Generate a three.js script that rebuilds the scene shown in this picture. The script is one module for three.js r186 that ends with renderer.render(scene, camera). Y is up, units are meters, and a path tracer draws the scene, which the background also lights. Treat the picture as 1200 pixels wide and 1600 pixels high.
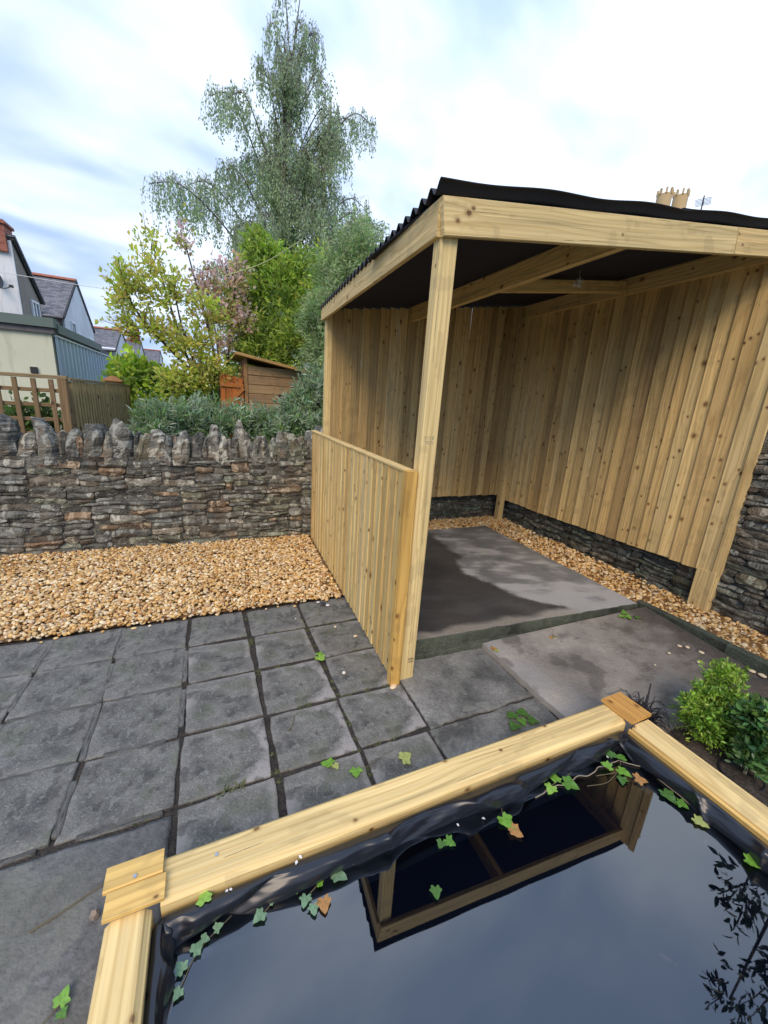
import * as THREE from 'three';
import { mergeGeometries, mergeVertices, toCreasedNormals } from 'three/addons/utils/BufferGeometryUtils.js';

// ---------------------------------------------------------------- camera, sky, sun, exposure
const scene = new THREE.Scene();
const R = THREE.MathUtils.degToRad;
const camera = new THREE.PerspectiveCamera(105.06, 0.75, 0.05, 900);
camera.position.set(0, 1.6, 0);
camera.rotation.order = 'YXZ';
camera.rotation.set(R(-15.14), R(-24.73), R(3.81));

const renderer = new THREE.WebGLRenderer();
renderer.toneMapping = THREE.LinearToneMapping;
renderer.toneMappingExposure = 1.68;
renderer.shadowMap.enabled = true;

let rs = 7;
function rnd() { rs = (rs + 0x6d2b79f5) | 0; let t = Math.imul(rs ^ (rs >>> 15), 1 | rs); t = (t + Math.imul(t ^ (t >>> 7), 61 | t)) ^ t; return ((t ^ (t >>> 14)) >>> 0) / 4294967296; }
const seed = (n) => { rs = n * 7919 + 13; };
const rr = (a, b) => a + (b - a) * rnd();
const pick = (a) => a[Math.floor(rnd() * a.length)];
const clamp = (x, a = 0, b = 1) => Math.min(b, Math.max(a, x));
const lerp = (a, b, t) => a + (b - a) * t;
const sstep = (a, b, x) => { const t = clamp((x - a) / (b - a)); return t * t * (3 - 2 * t); };

// lattice noise, periodic in px, py
const PT = new Float32Array(65536); { seed(99); for (let i = 0; i < 65536; i++) PT[i] = rnd(); }
const hsh = (x, y) => PT[((Math.imul(x, 374761393) + Math.imul(y, 668265263)) ^ (Math.imul(x ^ (y << 5), 1274126177) >>> 9)) & 65535];
function pn(x, y, px = 0, py = 0) {
  let xi = Math.floor(x), yi = Math.floor(y); const fx = x - xi, fy = y - yi;
  let x1 = xi + 1, y1 = yi + 1;
  if (px > 0) { xi %= px; if (xi < 0) xi += px; x1 = xi + 1 === px ? 0 : xi + 1; }
  if (py > 0) { yi %= py; if (yi < 0) yi += py; y1 = yi + 1 === py ? 0 : yi + 1; }
  const u = fx * fx * (3 - 2 * fx), v = fy * fy * (3 - 2 * fy);
  const a = hsh(xi, yi), b = hsh(x1, yi), c = hsh(xi, y1), d = hsh(x1, y1);
  return a + (b - a) * u + (c - a) * v + (a - b - c + d) * u * v;
}
function fb(x, y, o = 4, px = 0, py = 0) { let s = 0, a = 0.5, n = 0; for (let i = 0; i < o; i++) { s += a * pn(x + i * 17.3 * (px ? 0 : 1), y, px, py); n += a; a *= 0.5; x *= 2; y *= 2; px *= 2; py *= 2; } return s / n; }
const n3 = (x, y, z) => (pn(x + z * 0.71, y + 5.3) + pn(y - z * 0.63 + 9.1, z + x * 0.37) + pn(z + 3.7, x - y * 0.4)) / 3;

// the sky: bright thin overcast, blue-grey cloud banks to the left, one image for view and light
const sunDir = new THREE.Vector3(-0.42, 0.80, 0.72).normalize();
const thinDir = new THREE.Vector3(0.50, 0.62, -0.60).normalize();   // where the cloud is thinnest and brightest
{
  const W = 1536, H = 768, d = new Float32Array(W * H * 4);
  for (let j = 0; j < H; j++) {
    const up = ((j + 0.5) / H - 0.5) * Math.PI, y = Math.sin(up);
    for (let i = 0; i < W; i++) {
      const ro = ((i + 0.5) / W - 0.5) * 2 * Math.PI, x = Math.cos(ro) * Math.cos(up), z = Math.sin(ro) * Math.cos(up);
      const k = 1 / (Math.max(y, 0) + 0.22), cx = x * k, cz = z * k;
      const warp = fb(cx * 1.3 + 40, cz * 1.3 + 11, 3);
      const bank = fb(cx * 1.1 + warp * 1.4 + 31, cz * 1.6 + 7 + warp, 5);
      const streak = fb(cx * 2.6 + 3 + warp, (cz + cx * 0.25) * 4.0 + warp * 1.5, 6);
      const cs = x * thinDir.x + y * thinDir.y + z * thinDir.z;
      const glow = Math.pow(Math.max(0, cs * 0.5 + 0.5), 4.0);
      const c = sstep(0.37, 0.66, bank * 0.5 + streak * 0.5 + (glow - 0.60) * 0.40 - 0.13 * sstep(0.55, 0.78, y));
      const base = [0.27, 0.37, 0.57], cloud = [0.66, 0.76, 0.91];
      const lum = 0.78 + 0.26 * glow + 0.30 * sstep(0.5, 0.95, y);
      const o = (j * W + i) * 4;
      for (let q = 0; q < 3; q++) d[o + q] = lerp(base[q] * (0.40 + 0.78 * lum), cloud[q] * lum, c);
      if (y < 0.06) { const t = sstep(0.06, -0.02, y); for (let q = 0; q < 3; q++) d[o + q] = lerp(d[o + q], [0.52, 0.60, 0.70][q], t); }
      d[o + 3] = 1;
    }
  }
  const t = new THREE.DataTexture(d, W, H, THREE.RGBAFormat, THREE.FloatType);
  t.mapping = THREE.EquirectangularReflectionMapping; t.magFilter = THREE.LinearFilter; t.needsUpdate = true;
  scene.background = t; scene.environment = t;
}
const sun = new THREE.DirectionalLight(0xffe8cc, 1.5);
sun.name = 'sun'; sun.position.copy(sunDir).multiplyScalar(30); sun.castShadow = true; sun.shadow.radius = 64;
Object.assign(sun.shadow.camera, { left: -14, right: 14, top: 14, bottom: -14, near: 1, far: 70 });
scene.add(sun); scene.add(sun.target);

// ---------------------------------------------------------------- helpers
const used = {};
function numbered(n) { const k = used[n] = (used[n] ?? -1) + 1; return k ? n + '_' + String(k).padStart(3, '0') : n; }
function tag(o, label, category, group, kind) { if (label) o.userData.label = label; if (category) o.userData.category = category; if (group) o.userData.group = group; if (kind) o.userData.kind = kind; return o; }
function thing(name, label, category, pos = [0, 0, 0], group) { const o = new THREE.Group(); o.name = numbered(name); o.position.set(...pos); scene.add(o); return tag(o, label, category, group); }
function part(name, geo, mat, parent) { const m = new THREE.Mesh(geo, mat); m.name = name; m.castShadow = m.receiveShadow = true; parent.add(m); return m; }
function solo(name, geo, mat, label, category, group) { const m = part(numbered(name), geo, mat, scene); return tag(m, label, category, group); }
function struct(name, geo, mat) { const m = part(numbered(name), geo, mat, scene); m.userData.kind = 'structure'; return m; }
function geoOf(pos, uv, idx) { const g = new THREE.BufferGeometry(); g.setAttribute('position', new THREE.Float32BufferAttribute(pos, 3)); if (uv) g.setAttribute('uv', new THREE.Float32BufferAttribute(uv, 2)); if (idx) g.setIndex(idx); g.computeVertexNormals(); return g; }
// prism of a 2-D outline [x, z] (counter-clockwise), along y from 0 to len; uv in metres: u round the outline, v along
function prism(out, len, uo = 0, vo = 0) {
  const P = [], U = []; let acc = 0; const n = out.length;
  const tri = (a, b, c, ua, ub, uc) => { P.push(...a, ...b, ...c); U.push(...ua, ...ub, ...uc); };
  for (let i = 0; i < n; i++) {
    const a = out[i], b = out[(i + 1) % n], l = Math.hypot(b[0] - a[0], b[1] - a[1]), u0 = uo + acc, u1 = uo + acc + l; acc += l;
    const A = [a[0], 0, a[1]], B = [b[0], 0, b[1]], C = [b[0], len, b[1]], D = [a[0], len, a[1]];
    tri(A, C, B, [u0, vo], [u1, vo + len], [u1, vo]); tri(A, D, C, [u0, vo], [u0, vo + len], [u1, vo + len]);
  }
  for (let i = 1; i < n - 1; i++) {
    const a = out[0], b = out[i], c = out[i + 1], q = (p) => [uo + p[0], vo + p[1] * 0.3];
    tri([a[0], len, a[1]], [c[0], len, c[1]], [b[0], len, b[1]], q(a), q(c), q(b));
    tri([a[0], 0, a[1]], [b[0], 0, b[1]], [c[0], 0, c[1]], q(a), q(b), q(c));
  }
  return geoOf(P, U);
}
const chamfer = (w, h, c = 0.004) => [[-w / 2 + c, -h / 2], [w / 2 - c, -h / 2], [w / 2, -h / 2 + c], [w / 2, h / 2 - c], [w / 2 - c, h / 2], [-w / 2 + c, h / 2], [-w / 2, h / 2 - c], [-w / 2, -h / 2 + c]];
// a timber of width w (x), depth d (z) from point a to point b; hint = the direction its depth faces
function timber(a, b, w, d, c = 0.004, hint = [0, 0, 1]) {
  const A = new THREE.Vector3(...a), B = new THREE.Vector3(...b), len = A.distanceTo(B), y = B.clone().sub(A).normalize();
  const zz = new THREE.Vector3(...hint); zz.addScaledVector(y, -zz.dot(y)).normalize(); const x = new THREE.Vector3().crossVectors(y, zz);
  const g = prism(chamfer(w, d, c), len, rr(0, 5), rr(0, 9));
  g.applyMatrix4(new THREE.Matrix4().makeBasis(x, y, zz).setPosition(A)); return g;
}
function box(x0, x1, y0, y1, z0, z1, c = 0.003) { const g = prism(chamfer(x1 - x0, z1 - z0, c), y1 - y0, rr(0, 5), rr(0, 5)); g.translate((x0 + x1) / 2, y0, (z0 + z1) / 2); return g; }
function tube(pts, r0, r1, seg = 8, rad = 5) {
  const cur = new THREE.CatmullRomCurve3(pts.map((p) => new THREE.Vector3(...p))), P = [], U = [], I = [], T = new THREE.Vector3(), N = new THREE.Vector3(), B = new THREE.Vector3(), up = new THREE.Vector3(0.31, 0.2, 0.93);
  const len = cur.getLength();
  for (let i = 0; i <= seg; i++) {
    const t = i / seg, p = cur.getPoint(t); cur.getTangent(t, T); N.crossVectors(T, up).normalize(); B.crossVectors(T, N); const r = lerp(r0, r1, t);
    for (let k = 0; k <= rad; k++) { const a = k / rad * Math.PI * 2; P.push(p.x + r * (Math.cos(a) * N.x + Math.sin(a) * B.x), p.y + r * (Math.cos(a) * N.y + Math.sin(a) * B.y), p.z + r * (Math.cos(a) * N.z + Math.sin(a) * B.z)); U.push(k / rad * 6.28 * r0, t * len); }
  }
  for (let i = 0; i < seg; i++) for (let k = 0; k < rad; k++) { const a = i * (rad + 1) + k, b = a + rad + 1; I.push(a, a + 1, b, b, a + 1, b + 1); }
  return geoOf(P, U, I);
}
// grid surface f(s, t) -> [x, y, z]
function sheet(f, ns, nt, uvf, closed) {
  const P = [], U = [], I = [];
  for (let j = 0; j <= nt; j++) for (let i = 0; i <= ns; i++) { const p = f(i / ns, j / nt); P.push(...p); U.push(...(uvf ? uvf(p, i / ns, j / nt) : [p[0], p[2]])); }
  for (let j = 0; j < nt; j++) for (let i = 0; i < ns; i++) { const a = j * (ns + 1) + i, b = a + ns + 1; I.push(a, b, a + 1, a + 1, b, b + 1); }
  return geoOf(P, U, I);
}
const merge = (list) => mergeGeometries(list.map((g) => { const h = g.index ? g.toNonIndexed() : g; for (const k of Object.keys(h.attributes)) if (!['position', 'normal', 'uv'].includes(k)) h.deleteAttribute(k); return h; }));

// ---------------------------------------------------------------- textures
function dataTex(W, H, fn, srgbOut, su, sv) {
  const d = new Uint8Array(W * H * 4);
  for (let j = 0; j < H; j++) for (let i = 0; i < W; i++) {
    const c = fn((i + 0.5) / W, (j + 0.5) / H), o = (j * W + i) * 4;
    for (let q = 0; q < 3; q++) { const v = clamp(c[q]); d[o + q] = 255 * (srgbOut ? (v <= 0.0031308 ? v * 12.92 : 1.055 * Math.pow(v, 1 / 2.4) - 0.055) : v); }
    d[o + 3] = 255;
  }
  const t = new THREE.DataTexture(d, W, H); t.wrapS = t.wrapT = THREE.RepeatWrapping; t.magFilter = THREE.LinearFilter; t.minFilter = THREE.LinearFilter;
  if (srgbOut) t.colorSpace = THREE.SRGBColorSpace;
  t.repeat.set(1 / su, 1 / sv); t.needsUpdate = true; return t;
}
const mat = (o) => new THREE.MeshStandardMaterial(o);
const phys = (o) => new THREE.MeshPhysicalMaterial(o);
const lin = (r, g, b) => new THREE.Color().setRGB(r, g, b);
const mix3 = (a, b, t) => [lerp(a[0], b[0], t), lerp(a[1], b[1], t), lerp(a[2], b[2], t)];

// pine: grain along v, knots, darker heart streaks
let woodMap, woodBump;
{
  const W = 1024, H = 2048, SU = 1.2, SV = 2.6, kn = [], cr = []; seed(5); for (let i = 0; i < 46; i++) cr.push([rnd() * SU, rnd() * SV, rr(0.03, 0.2), rr(0.0008, 0.0017)]);
  for (let i = 0; i < 58; i++) kn.push([rnd() * SU, rnd() * SV, rr(0.004, 0.011) * (rnd() < 0.3 ? 1.5 : 1), rnd()]);
  const cell = new Map(); kn.forEach((k) => { for (let dy = -1; dy <= 1; dy++) { const c = (Math.floor(k[1] / 0.13) + dy + 20) % 20; if (!cell.has(c)) cell.set(c, []); cell.get(c).push(k); } });
  const hgt = new Float32Array(W * H), col = new Float32Array(W * H * 3);
  const near = new Map();
  for (let j = 0; j < H; j++) { const v0 = (j + 0.5) / H * SV; near.set(j, cr.filter((k) => Math.abs(v0 - k[1]) <= k[2])); }
  for (let j = 0; j < H; j++) for (let i = 0; i < W; i++) {
    const u = (i + 0.5) / W * SU, v = (j + 0.5) / H * SV; let du = 0, kd = 0, ring = 0;
    for (const k of cell.get(Math.floor(v / 0.13) % 20) || []) {
      let a = u - k[0]; if (a > SU / 2) a -= SU; else if (a < -SU / 2) a += SU; if (a > k[2] * 9 || a < -k[2] * 9) continue; let b = v - k[1]; b -= SV * Math.round(b / SV);
      const q = Math.sqrt(a * a / (k[2] * k[2]) + b * b / (k[2] * k[2] * 1.5625)); if (q > 9) continue;
      du += Math.sign(a) * k[2] * 0.9 * Math.exp(-Math.pow(Math.hypot(a / k[2], b / (k[2] * 3)), 2) * 0.35) * (1 - Math.exp(-q));
      const edge = q + (pn(u * 260, v * 260) - 0.5) * 0.35; kd = Math.max(kd, sstep(1.15, 0.75, edge) * (0.55 + 0.45 * k[3])); ring = Math.max(ring, sstep(2.4, 1.0, edge) * 0.45);
    }
    const uw = u + du, cathedral = fb(uw * 7.5 / 1, v * 0.77 / 1, 3, 9, 2), g = (uw * 75 + cathedral * 14) ;
    const s = 0.5 + 0.5 * Math.sin(g * 3.1), late = Math.pow(s, 3.0);
    const fine = pn(uw * 400, v * 5, 480, 13), fine2 = pn(uw * 140, v * 3, 168, 8), big = fb(u * 5 / 1.2 * 1.2, v * 2 / 2.6 * 2.6 / 1.3, 3, 6, 4);
    let c = mix3([0.74, 0.585, 0.325], [0.555, 0.39, 0.175], late * 0.62 + (fine - 0.5) * 0.25 + 0.05);
    c = mix3(c, [0.50, 0.42, 0.20], clamp((big - 0.45) * 1.6) * 0.28);
    const st = 0.72 + 0.52 * pn(uw * 60, v * 1.5, 72, 4) * 0.55 + 0.26 * fine2; c = c.map((x) => x * st);
    let ck = 0; for (const k of near.get(j)) { if (Math.abs(u - k[0]) > 0.01) continue; const a = u - k[0] - 0.006 * (pn(v * 9, k[0] * 50) - 0.5); ck = Math.max(ck, sstep(k[3], k[3] * 0.3, Math.abs(a)) * sstep(1, 0.6, Math.abs(v - k[1]) / k[2])); }
    c = mix3(c, [0.12, 0.07, 0.03], ck * 0.75); c = mix3(c, [0.26, 0.20, 0.12], sstep(0.62, 0.74, fb(u * 16, v * 9, 3)) * 0.22);
    c = mix3(c, [0.30, 0.16, 0.055], ring); c = mix3(c, [0.10, 0.045, 0.018], kd);
    const o = j * W + i; col.set(c, o * 3); hgt[o] = 0.55 + late * 0.22 + (fine - 0.5) * 0.35 - kd * 0.2 - ck * 0.5;
  }
  const at = (u, v) => Math.min(H - 1, Math.floor(v * H)) * W + Math.min(W - 1, Math.floor(u * W));
  woodMap = dataTex(W, H, (u, v) => { const o = at(u, v) * 3; return [col[o], col[o + 1], col[o + 2]]; }, true, SU, SV);
  woodBump = dataTex(W, H, (u, v) => { const h = hgt[at(u, v)]; return [h, h, h]; }, false, SU, SV);
}
const wood = (r, g, b, rough = 0.78) => mat({ color: lin(r, g, b), map: woodMap, bumpMap: woodBump, bumpScale: 0.0016, roughness: rough });
const WOOD_SHED = [wood(0.98, 0.93, 0.76), wood(1.08, 1.02, 0.84), wood(0.76, 0.69, 0.55), wood(1.16, 1.07, 0.84), wood(0.86, 0.78, 0.60), wood(1.0, 0.88, 0.66), wood(0.64, 0.55, 0.43), wood(1.12, 1.07, 0.92)];
const WOOD_POST = wood(1.12, 1.10, 0.92);
const WOOD_SCREEN = [wood(1.0, 0.93, 0.70), wood(1.0, 0.98, 0.78), wood(0.92, 0.84, 0.60), wood(1.04, 0.99, 0.84), wood(0.86, 0.76, 0.52)];
const WOOD_AMBER = wood(0.98, 0.76, 0.36);
const WOOD_POND = wood(1.16, 1.10, 0.88, 0.62);
const WOOD_POND2 = wood(1.1, 0.92, 0.52, 0.6);
const WOOD_RIGHTCAP = wood(0.86, 0.58, 0.26, 0.6);
const WOOD_OLD = [wood(0.42, 0.40, 0.38), wood(0.55, 0.54, 0.46), wood(0.33, 0.28, 0.25), wood(0.66, 0.64, 0.52)];

// stone, concrete, slab, soil
const stoneTex = (() => {
  const f0 = (u, v) => {
    const lay = fb(u * 4, v * 26, 4, 4, 26), b = fb(u * 12, v * 12, 6, 12, 12), sp = fb(u * 90, v * 90, 2, 90, 90), li = fb(u * 18 + 3, v * 18, 5, 18, 18), rust = fb(u * 5 + 2, v * 7, 4, 5, 7);
    return { h: lay * 0.55 + b * 0.6 + sp * 0.35, b, sp, li, lay, rust };
  };
  const hs = new Float32Array(1048576); return [dataTex(1024, 1024, (u, v) => {
    const q = f0(u, v); hs[Math.floor(v * 1024) * 1024 + Math.floor(u * 1024)] = q.h; let c = mix3([0.10, 0.096, 0.09], [0.36, 0.345, 0.315], clamp(q.b * 1.9 - 0.55) * 0.75 + (q.sp - 0.3) * 0.5); c = mix3(c, [0.05, 0.047, 0.045], sstep(0.54, 0.66, q.lay) * 0.6); c = mix3(c, [0.24, 0.17, 0.115], sstep(0.58, 0.72, q.rust) * 0.45);
    c = mix3(c, [0.56, 0.55, 0.51], sstep(0.60, 0.66, q.li) * 0.6); return c;
  }, true, 1, 1), dataTex(1024, 1024, (u, v) => { const h = hs[Math.floor(v * 1024) * 1024 + Math.floor(u * 1024)]; return [h, h, h]; }, false, 1, 1)];
})();
const stone = (r, g, b) => mat({ color: lin(r, g, b), map: stoneTex[0], bumpMap: stoneTex[1], bumpScale: 0.03, roughness: 0.9 });
const STONES = [stone(0.84, 0.87, 0.80), stone(0.68, 0.71, 0.66), stone(0.98, 0.90, 0.74), stone(0.54, 0.55, 0.50), stone(1.12, 1.12, 1.0), stone(0.78, 0.84, 0.68), stone(1.0, 0.78, 0.56), stone(0.76, 0.80, 0.76)];
const STONES_WET = [stone(0.50, 0.56, 0.52), stone(0.42, 0.46, 0.43), stone(0.6, 0.62, 0.54), stone(0.44, 0.54, 0.45)];
const MORTAR = stone(0.46, 0.47, 0.43);
const conc = (fn, S = 1024, sx = 1, sy = 1) => dataTex(S, S, fn, true, sx, sy);
const concBump = dataTex(1024, 1024, (u, v) => { const h = fb(u * 24, v * 24, 5, 24, 24) * 0.6 + fb(u * 150, v * 150, 2, 150, 150) * 0.4; return [h, h, h]; }, false, 1, 1);
// old paving slabs: dark grey, pale worn rims with a ragged outline, lichen spots
const SLABS = [0, 1, 2, 3, 4].map((k) => {
  const t = conc((u, v) => {
    const e = Math.min(u, 1 - u, v, 1 - v), n = fb(u * 5 + k * 31, v * 5 + k * 17, 5), sp = fb(u * 70 + k * 9, v * 70, 3), m = fb(u * 2.3 + k * 7, v * 2.3, 3), li = fb(u * 22 + k * 13, v * 22 + 5, 3);
    let c = mix3([0.078, 0.077, 0.069], [0.195, 0.190, 0.168], clamp(n * 1.7 - 0.35)); c = c.map((x) => x * (0.62 + 0.82 * sp));
    c = mix3(c, [0.29, 0.272, 0.252], sstep(0.13, 0.0, e + (n - 0.5) * 0.34 + (sp - 0.5) * 0.10) * (0.25 + 0.75 * sstep(0.35, 0.65, m)) * [0.9, 0.3, 1.15, 0.15, 0.6][k]);
    c = mix3(c, [0.24, 0.245, 0.22], sstep(0.67, 0.74, li) * 0.55); c = mix3(c, [0.42, 0.42, 0.40], sstep(0.86, 0.9, pn(u * 95 + k * 5, v * 95)) * 0.4); c = mix3(c, [0.03, 0.028, 0.025], sstep(0.62, 0.75, fb(u * 7 + k * 11 + 20, v * 7, 4)) * 0.5); c = mix3(c, [0.10, 0.115, 0.06], sstep(0.58, 0.72, fb(u * 4 + k * 3 + 50, v * 4, 4)) * 0.35);
    return c;
  }, 512);
  t.wrapS = t.wrapT = THREE.ClampToEdgeWrapping;
  const b = concBump.clone(); b.repeat.set(0.4, 0.4); b.offset.set(k * 0.23, k * 0.37); b.needsUpdate = true;
  return mat({ map: t, bumpMap: b, bumpScale: 0.005, roughness: 0.72 });
});
const concreteMap = conc((u, v) => { const n = fb(u * 6, v * 6, 6, 6, 6), sp = fb(u * 90, v * 90, 2, 90, 90), li = fb(u * 16, v * 16, 3, 16, 16); let c = mix3([0.085, 0.085, 0.078], [0.255, 0.25, 0.228], clamp(n * 2.0 - 0.5)); c = c.map((x) => x * (0.7 + 0.6 * sp)); return mix3(c, [0.24, 0.25, 0.21], sstep(0.62, 0.7, li) * 0.4); });
const CONCRETE = mat({ map: concreteMap, bumpMap: concBump, bumpScale: 0.006, roughness: 0.85 });
const CONCRETE_DARK = mat({ color: lin(0.62, 0.64, 0.62), map: concreteMap, bumpMap: concBump, bumpScale: 0.006, roughness: 0.85 });
const MOSSY = mat({ color: lin(0.40, 0.46, 0.36), map: concreteMap, bumpMap: concBump, bumpScale: 0.01, roughness: 0.95 });
const soilMap = conc((u, v) => { const n = fb(u * 14, v * 14, 5, 14, 14), s = fb(u * 80, v * 80, 2, 80, 80); return mix3([0.028, 0.022, 0.018], [0.10, 0.078, 0.058], n * 0.8 + (s - 0.5) * 0.7); }, 512);
const SOIL = mat({ map: soilMap, bumpMap: concBump, bumpScale: 0.02, roughness: 1 });
const GRIT = mat({ color: lin(0.75, 0.8, 0.85), map: soilMap, bumpMap: concBump, bumpScale: 0.02, roughness: 1 });

// ---------------------------------------------------------------- ground and paving
{
  const g = new THREE.PlaneGeometry(600, 600, 1, 1); g.rotateX(-Math.PI / 2); g.translate(0, -0.06, 0);
  for (let i = 0, u = g.attributes.uv; i < u.count; i++) u.setXY(i, u.getX(i) * 300, u.getY(i) * 300);
  struct('ground', g, mat({ color: lin(0.9, 1.3, 0.7), map: soilMap, roughness: 1 }));
  struct('joint_bed', sheet((s, t) => [lerp(-5, 1.72, s), -0.014 + 0.006 * pn(s * 90, t * 60), lerp(-3.0, 0.6, t)], 120, 70), GRIT);
}
// four-sided slab with worn edges; corners [x, z] in order, uv 0..1
function slabGeo(c, top, th, n = 8, wob = 0.004, sd = 0) {
  const P = [], U = [], I = [], at = (s, t) => { const a = [lerp(c[0][0], c[1][0], s), lerp(c[0][1], c[1][1], s)], b = [lerp(c[3][0], c[2][0], s), lerp(c[3][1], c[2][1], s)]; return [lerp(a[0], b[0], t), lerp(a[1], b[1], t)]; };
  const ring = (inset, y, k) => { const out = []; for (let e = 0; e < 4; e++) for (let i = 0; i < n; i++) { const q = i / n, s = [q, 1, 1 - q, 0][e], t = [0, q, 1, 1 - q][e]; const [x, z] = at(lerp(inset, 1 - inset, s), lerp(inset, 1 - inset, t)); const w = wob * 2 * (pn(x * 38 + sd, z * 38) - 0.5) + wob * 3 * (pn(x * 9 + sd, z * 9 + 3) - 0.5); out.push([x + w, y + (k ? 0 : 0), z + w, s, t]); } return out; };
  const rings = [ring(0, -th, 1), ring(0, -0.006, 1), ring(0.008, -0.0015), ring(0.03, 0), ring(0.25, 0.0)].map((r) => r.map((p) => [p[0], p[1] + top(p[0], p[2]), p[2], p[3], p[4]]));
  const cen = at(0.5, 0.5), m = 4 * n;
  rings.forEach((r, k) => r.forEach((p) => { P.push(p[0], p[1], p[2]); const ins = [0, 0, 0.008, 0.03, 0.25][k]; U.push(lerp(ins, 1 - ins, p[3]), lerp(ins, 1 - ins, p[4])); }));
  P.push(cen[0], top(...cen), cen[1]); U.push(0.5, 0.5);
  for (let k = 0; k < rings.length - 1; k++) for (let i = 0; i < m; i++) { const a = k * m + i, b = k * m + (i + 1) % m; I.push(a, a + m, b, b, a + m, b + m); }
  for (let i = 0; i < m; i++) { const a = (rings.length - 1) * m; I.push(a + i, a + m, a + (i + 1) % m); }
  return geoOf(P, U, I);
}
const patio = new THREE.Group(); patio.name = 'patio'; patio.userData.kind = 'structure'; scene.add(patio);
{
  seed(21);
  const xb = [-2.15, -1.76, -1.365, -0.97, -0.58, -0.185, 0.21, 0.605, 1.0], zb = [-2.9, -2.53, -2.145, -1.77, -1.40, -1.02];
  for (let r = 0; r < 5; r++) for (let c = 0; c < 8; c++) {
    if (r === 4 && c < 5) continue;
    const right = c >= 5, gp = right ? rr(0.010, 0.016) : rr(0.004, 0.007), j = () => rr(-0.010, 0.010);
    let x0 = xb[c] + gp, x1 = xb[c + 1] - gp, z0 = zb[r] + gp, z1 = zb[r + 1] - gp; if (c === 7) x1 = lerp(1.06, 0.965, r / 4);
    const tx = rr(-0.008, 0.008), tz = rr(-0.008, 0.008), h = rr(-0.003, 0.004), cx = (x0 + x1) / 2, cz = (z0 + z1) / 2;
    const k = right ? pick([0, 2, 0, 4, 2]) : pick([1, 3, 3, 4, 1]);
    const flat = r === 0 ? 1 : k;
    part('paving_slab', slabGeo([[x0 + j(), z0 + j()], [x1 + j(), z0 + j()], [x1 + j(), z1 + j()], [x0 + j(), z1 + j()]], (x, z) => h + (x - cx) * tx + (z - cz) * tz, 0.04, 8, 0.0035, c * 9 + r), SLABS[flat], patio);
  }
  // pointing left in the joints of the left-hand slabs
  for (let c = 1; c <= 5; c++) for (let r = 0; r < 4; r++) {
    if (rnd() < 0.8) { const l = rr(0.22, 0.37), z = zb[r] + rr(0, 0.37 - l); part('mortar_strip', slabGeo([[xb[c] - 0.014, z], [xb[c] + 0.012, z], [xb[c] + 0.014, z + l], [xb[c] - 0.012, z + l]], () => 0.001, 0.03, 6, 0.004, c + r), CONCRETE, patio); }
    if (c < 6 && rnd() < 0.85) { const l = rr(0.25, 0.39), x = xb[c - 1] + rr(0, 0.39 - l); part('mortar_strip', slabGeo([[x, zb[r + 1] - 0.011], [x + l, zb[r + 1] - 0.011], [x + l, zb[r + 1] + 0.011], [x, zb[r + 1] + 0.011]], () => 0.0, 0.03, 6, 0.004, c + r + 40), CONCRETE, patio); }
  }
  // the unjointed concrete in front of the slabs, and the rougher concrete by the shelter step
  const bigMap = conc((u, v) => {
    const n = fb(u * 5, v * 5, 6), sp = fb(u * 150, v * 150, 2), li = fb(u * 26, v * 26, 4), gr = fb(u * 3 + 8, v * 3, 4);
    let c = mix3([0.075, 0.077, 0.077], [0.20, 0.197, 0.187], clamp(n * 2.0 - 0.5)); c = c.map((x) => x * (0.65 + 0.7 * sp)); c = mix3(c, [0.22, 0.22, 0.185], sstep(0.62, 0.70, li) * 0.5); c = mix3(c, [0.135, 0.132, 0.092], sstep(0.5, 0.66, gr) * 0.5);
    return c;
  }, 1024, 2.4, 2.4);
  const wear = mat({ map: bigMap, bumpMap: concBump, bumpScale: 0.006, roughness: 0.8 });
  const bigUv = (g) => { const p = g.attributes.position, u = g.attributes.uv; for (let i = 0; i < p.count; i++) u.setXY(i, p.getX(i) + 2.5, p.getZ(i) + 2); return g; };
  part('concrete_patch', bigUv(slabGeo([[-2.4, -1.385], [-0.20, -1.375], [-0.19, 0.5], [-2.4, 0.5]], () => 0.0, 0.04, 40, 0.006, 3)), wear, patio);
  part('concrete_patch', bigUv(slabGeo([[1.01, -1.98], [1.70, -1.98], [1.70, -1.40], [0.985, -1.40]], () => 0.002, 0.04, 20, 0.006, 7)), CONCRETE, patio);
  part('concrete_patch', bigUv(slabGeo([[0.98, -1.385], [1.70, -1.39], [1.70, -0.9], [0.98, -0.9]], () => 0.0, 0.04, 20, 0.006, 8)), CONCRETE, patio);
}
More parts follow.
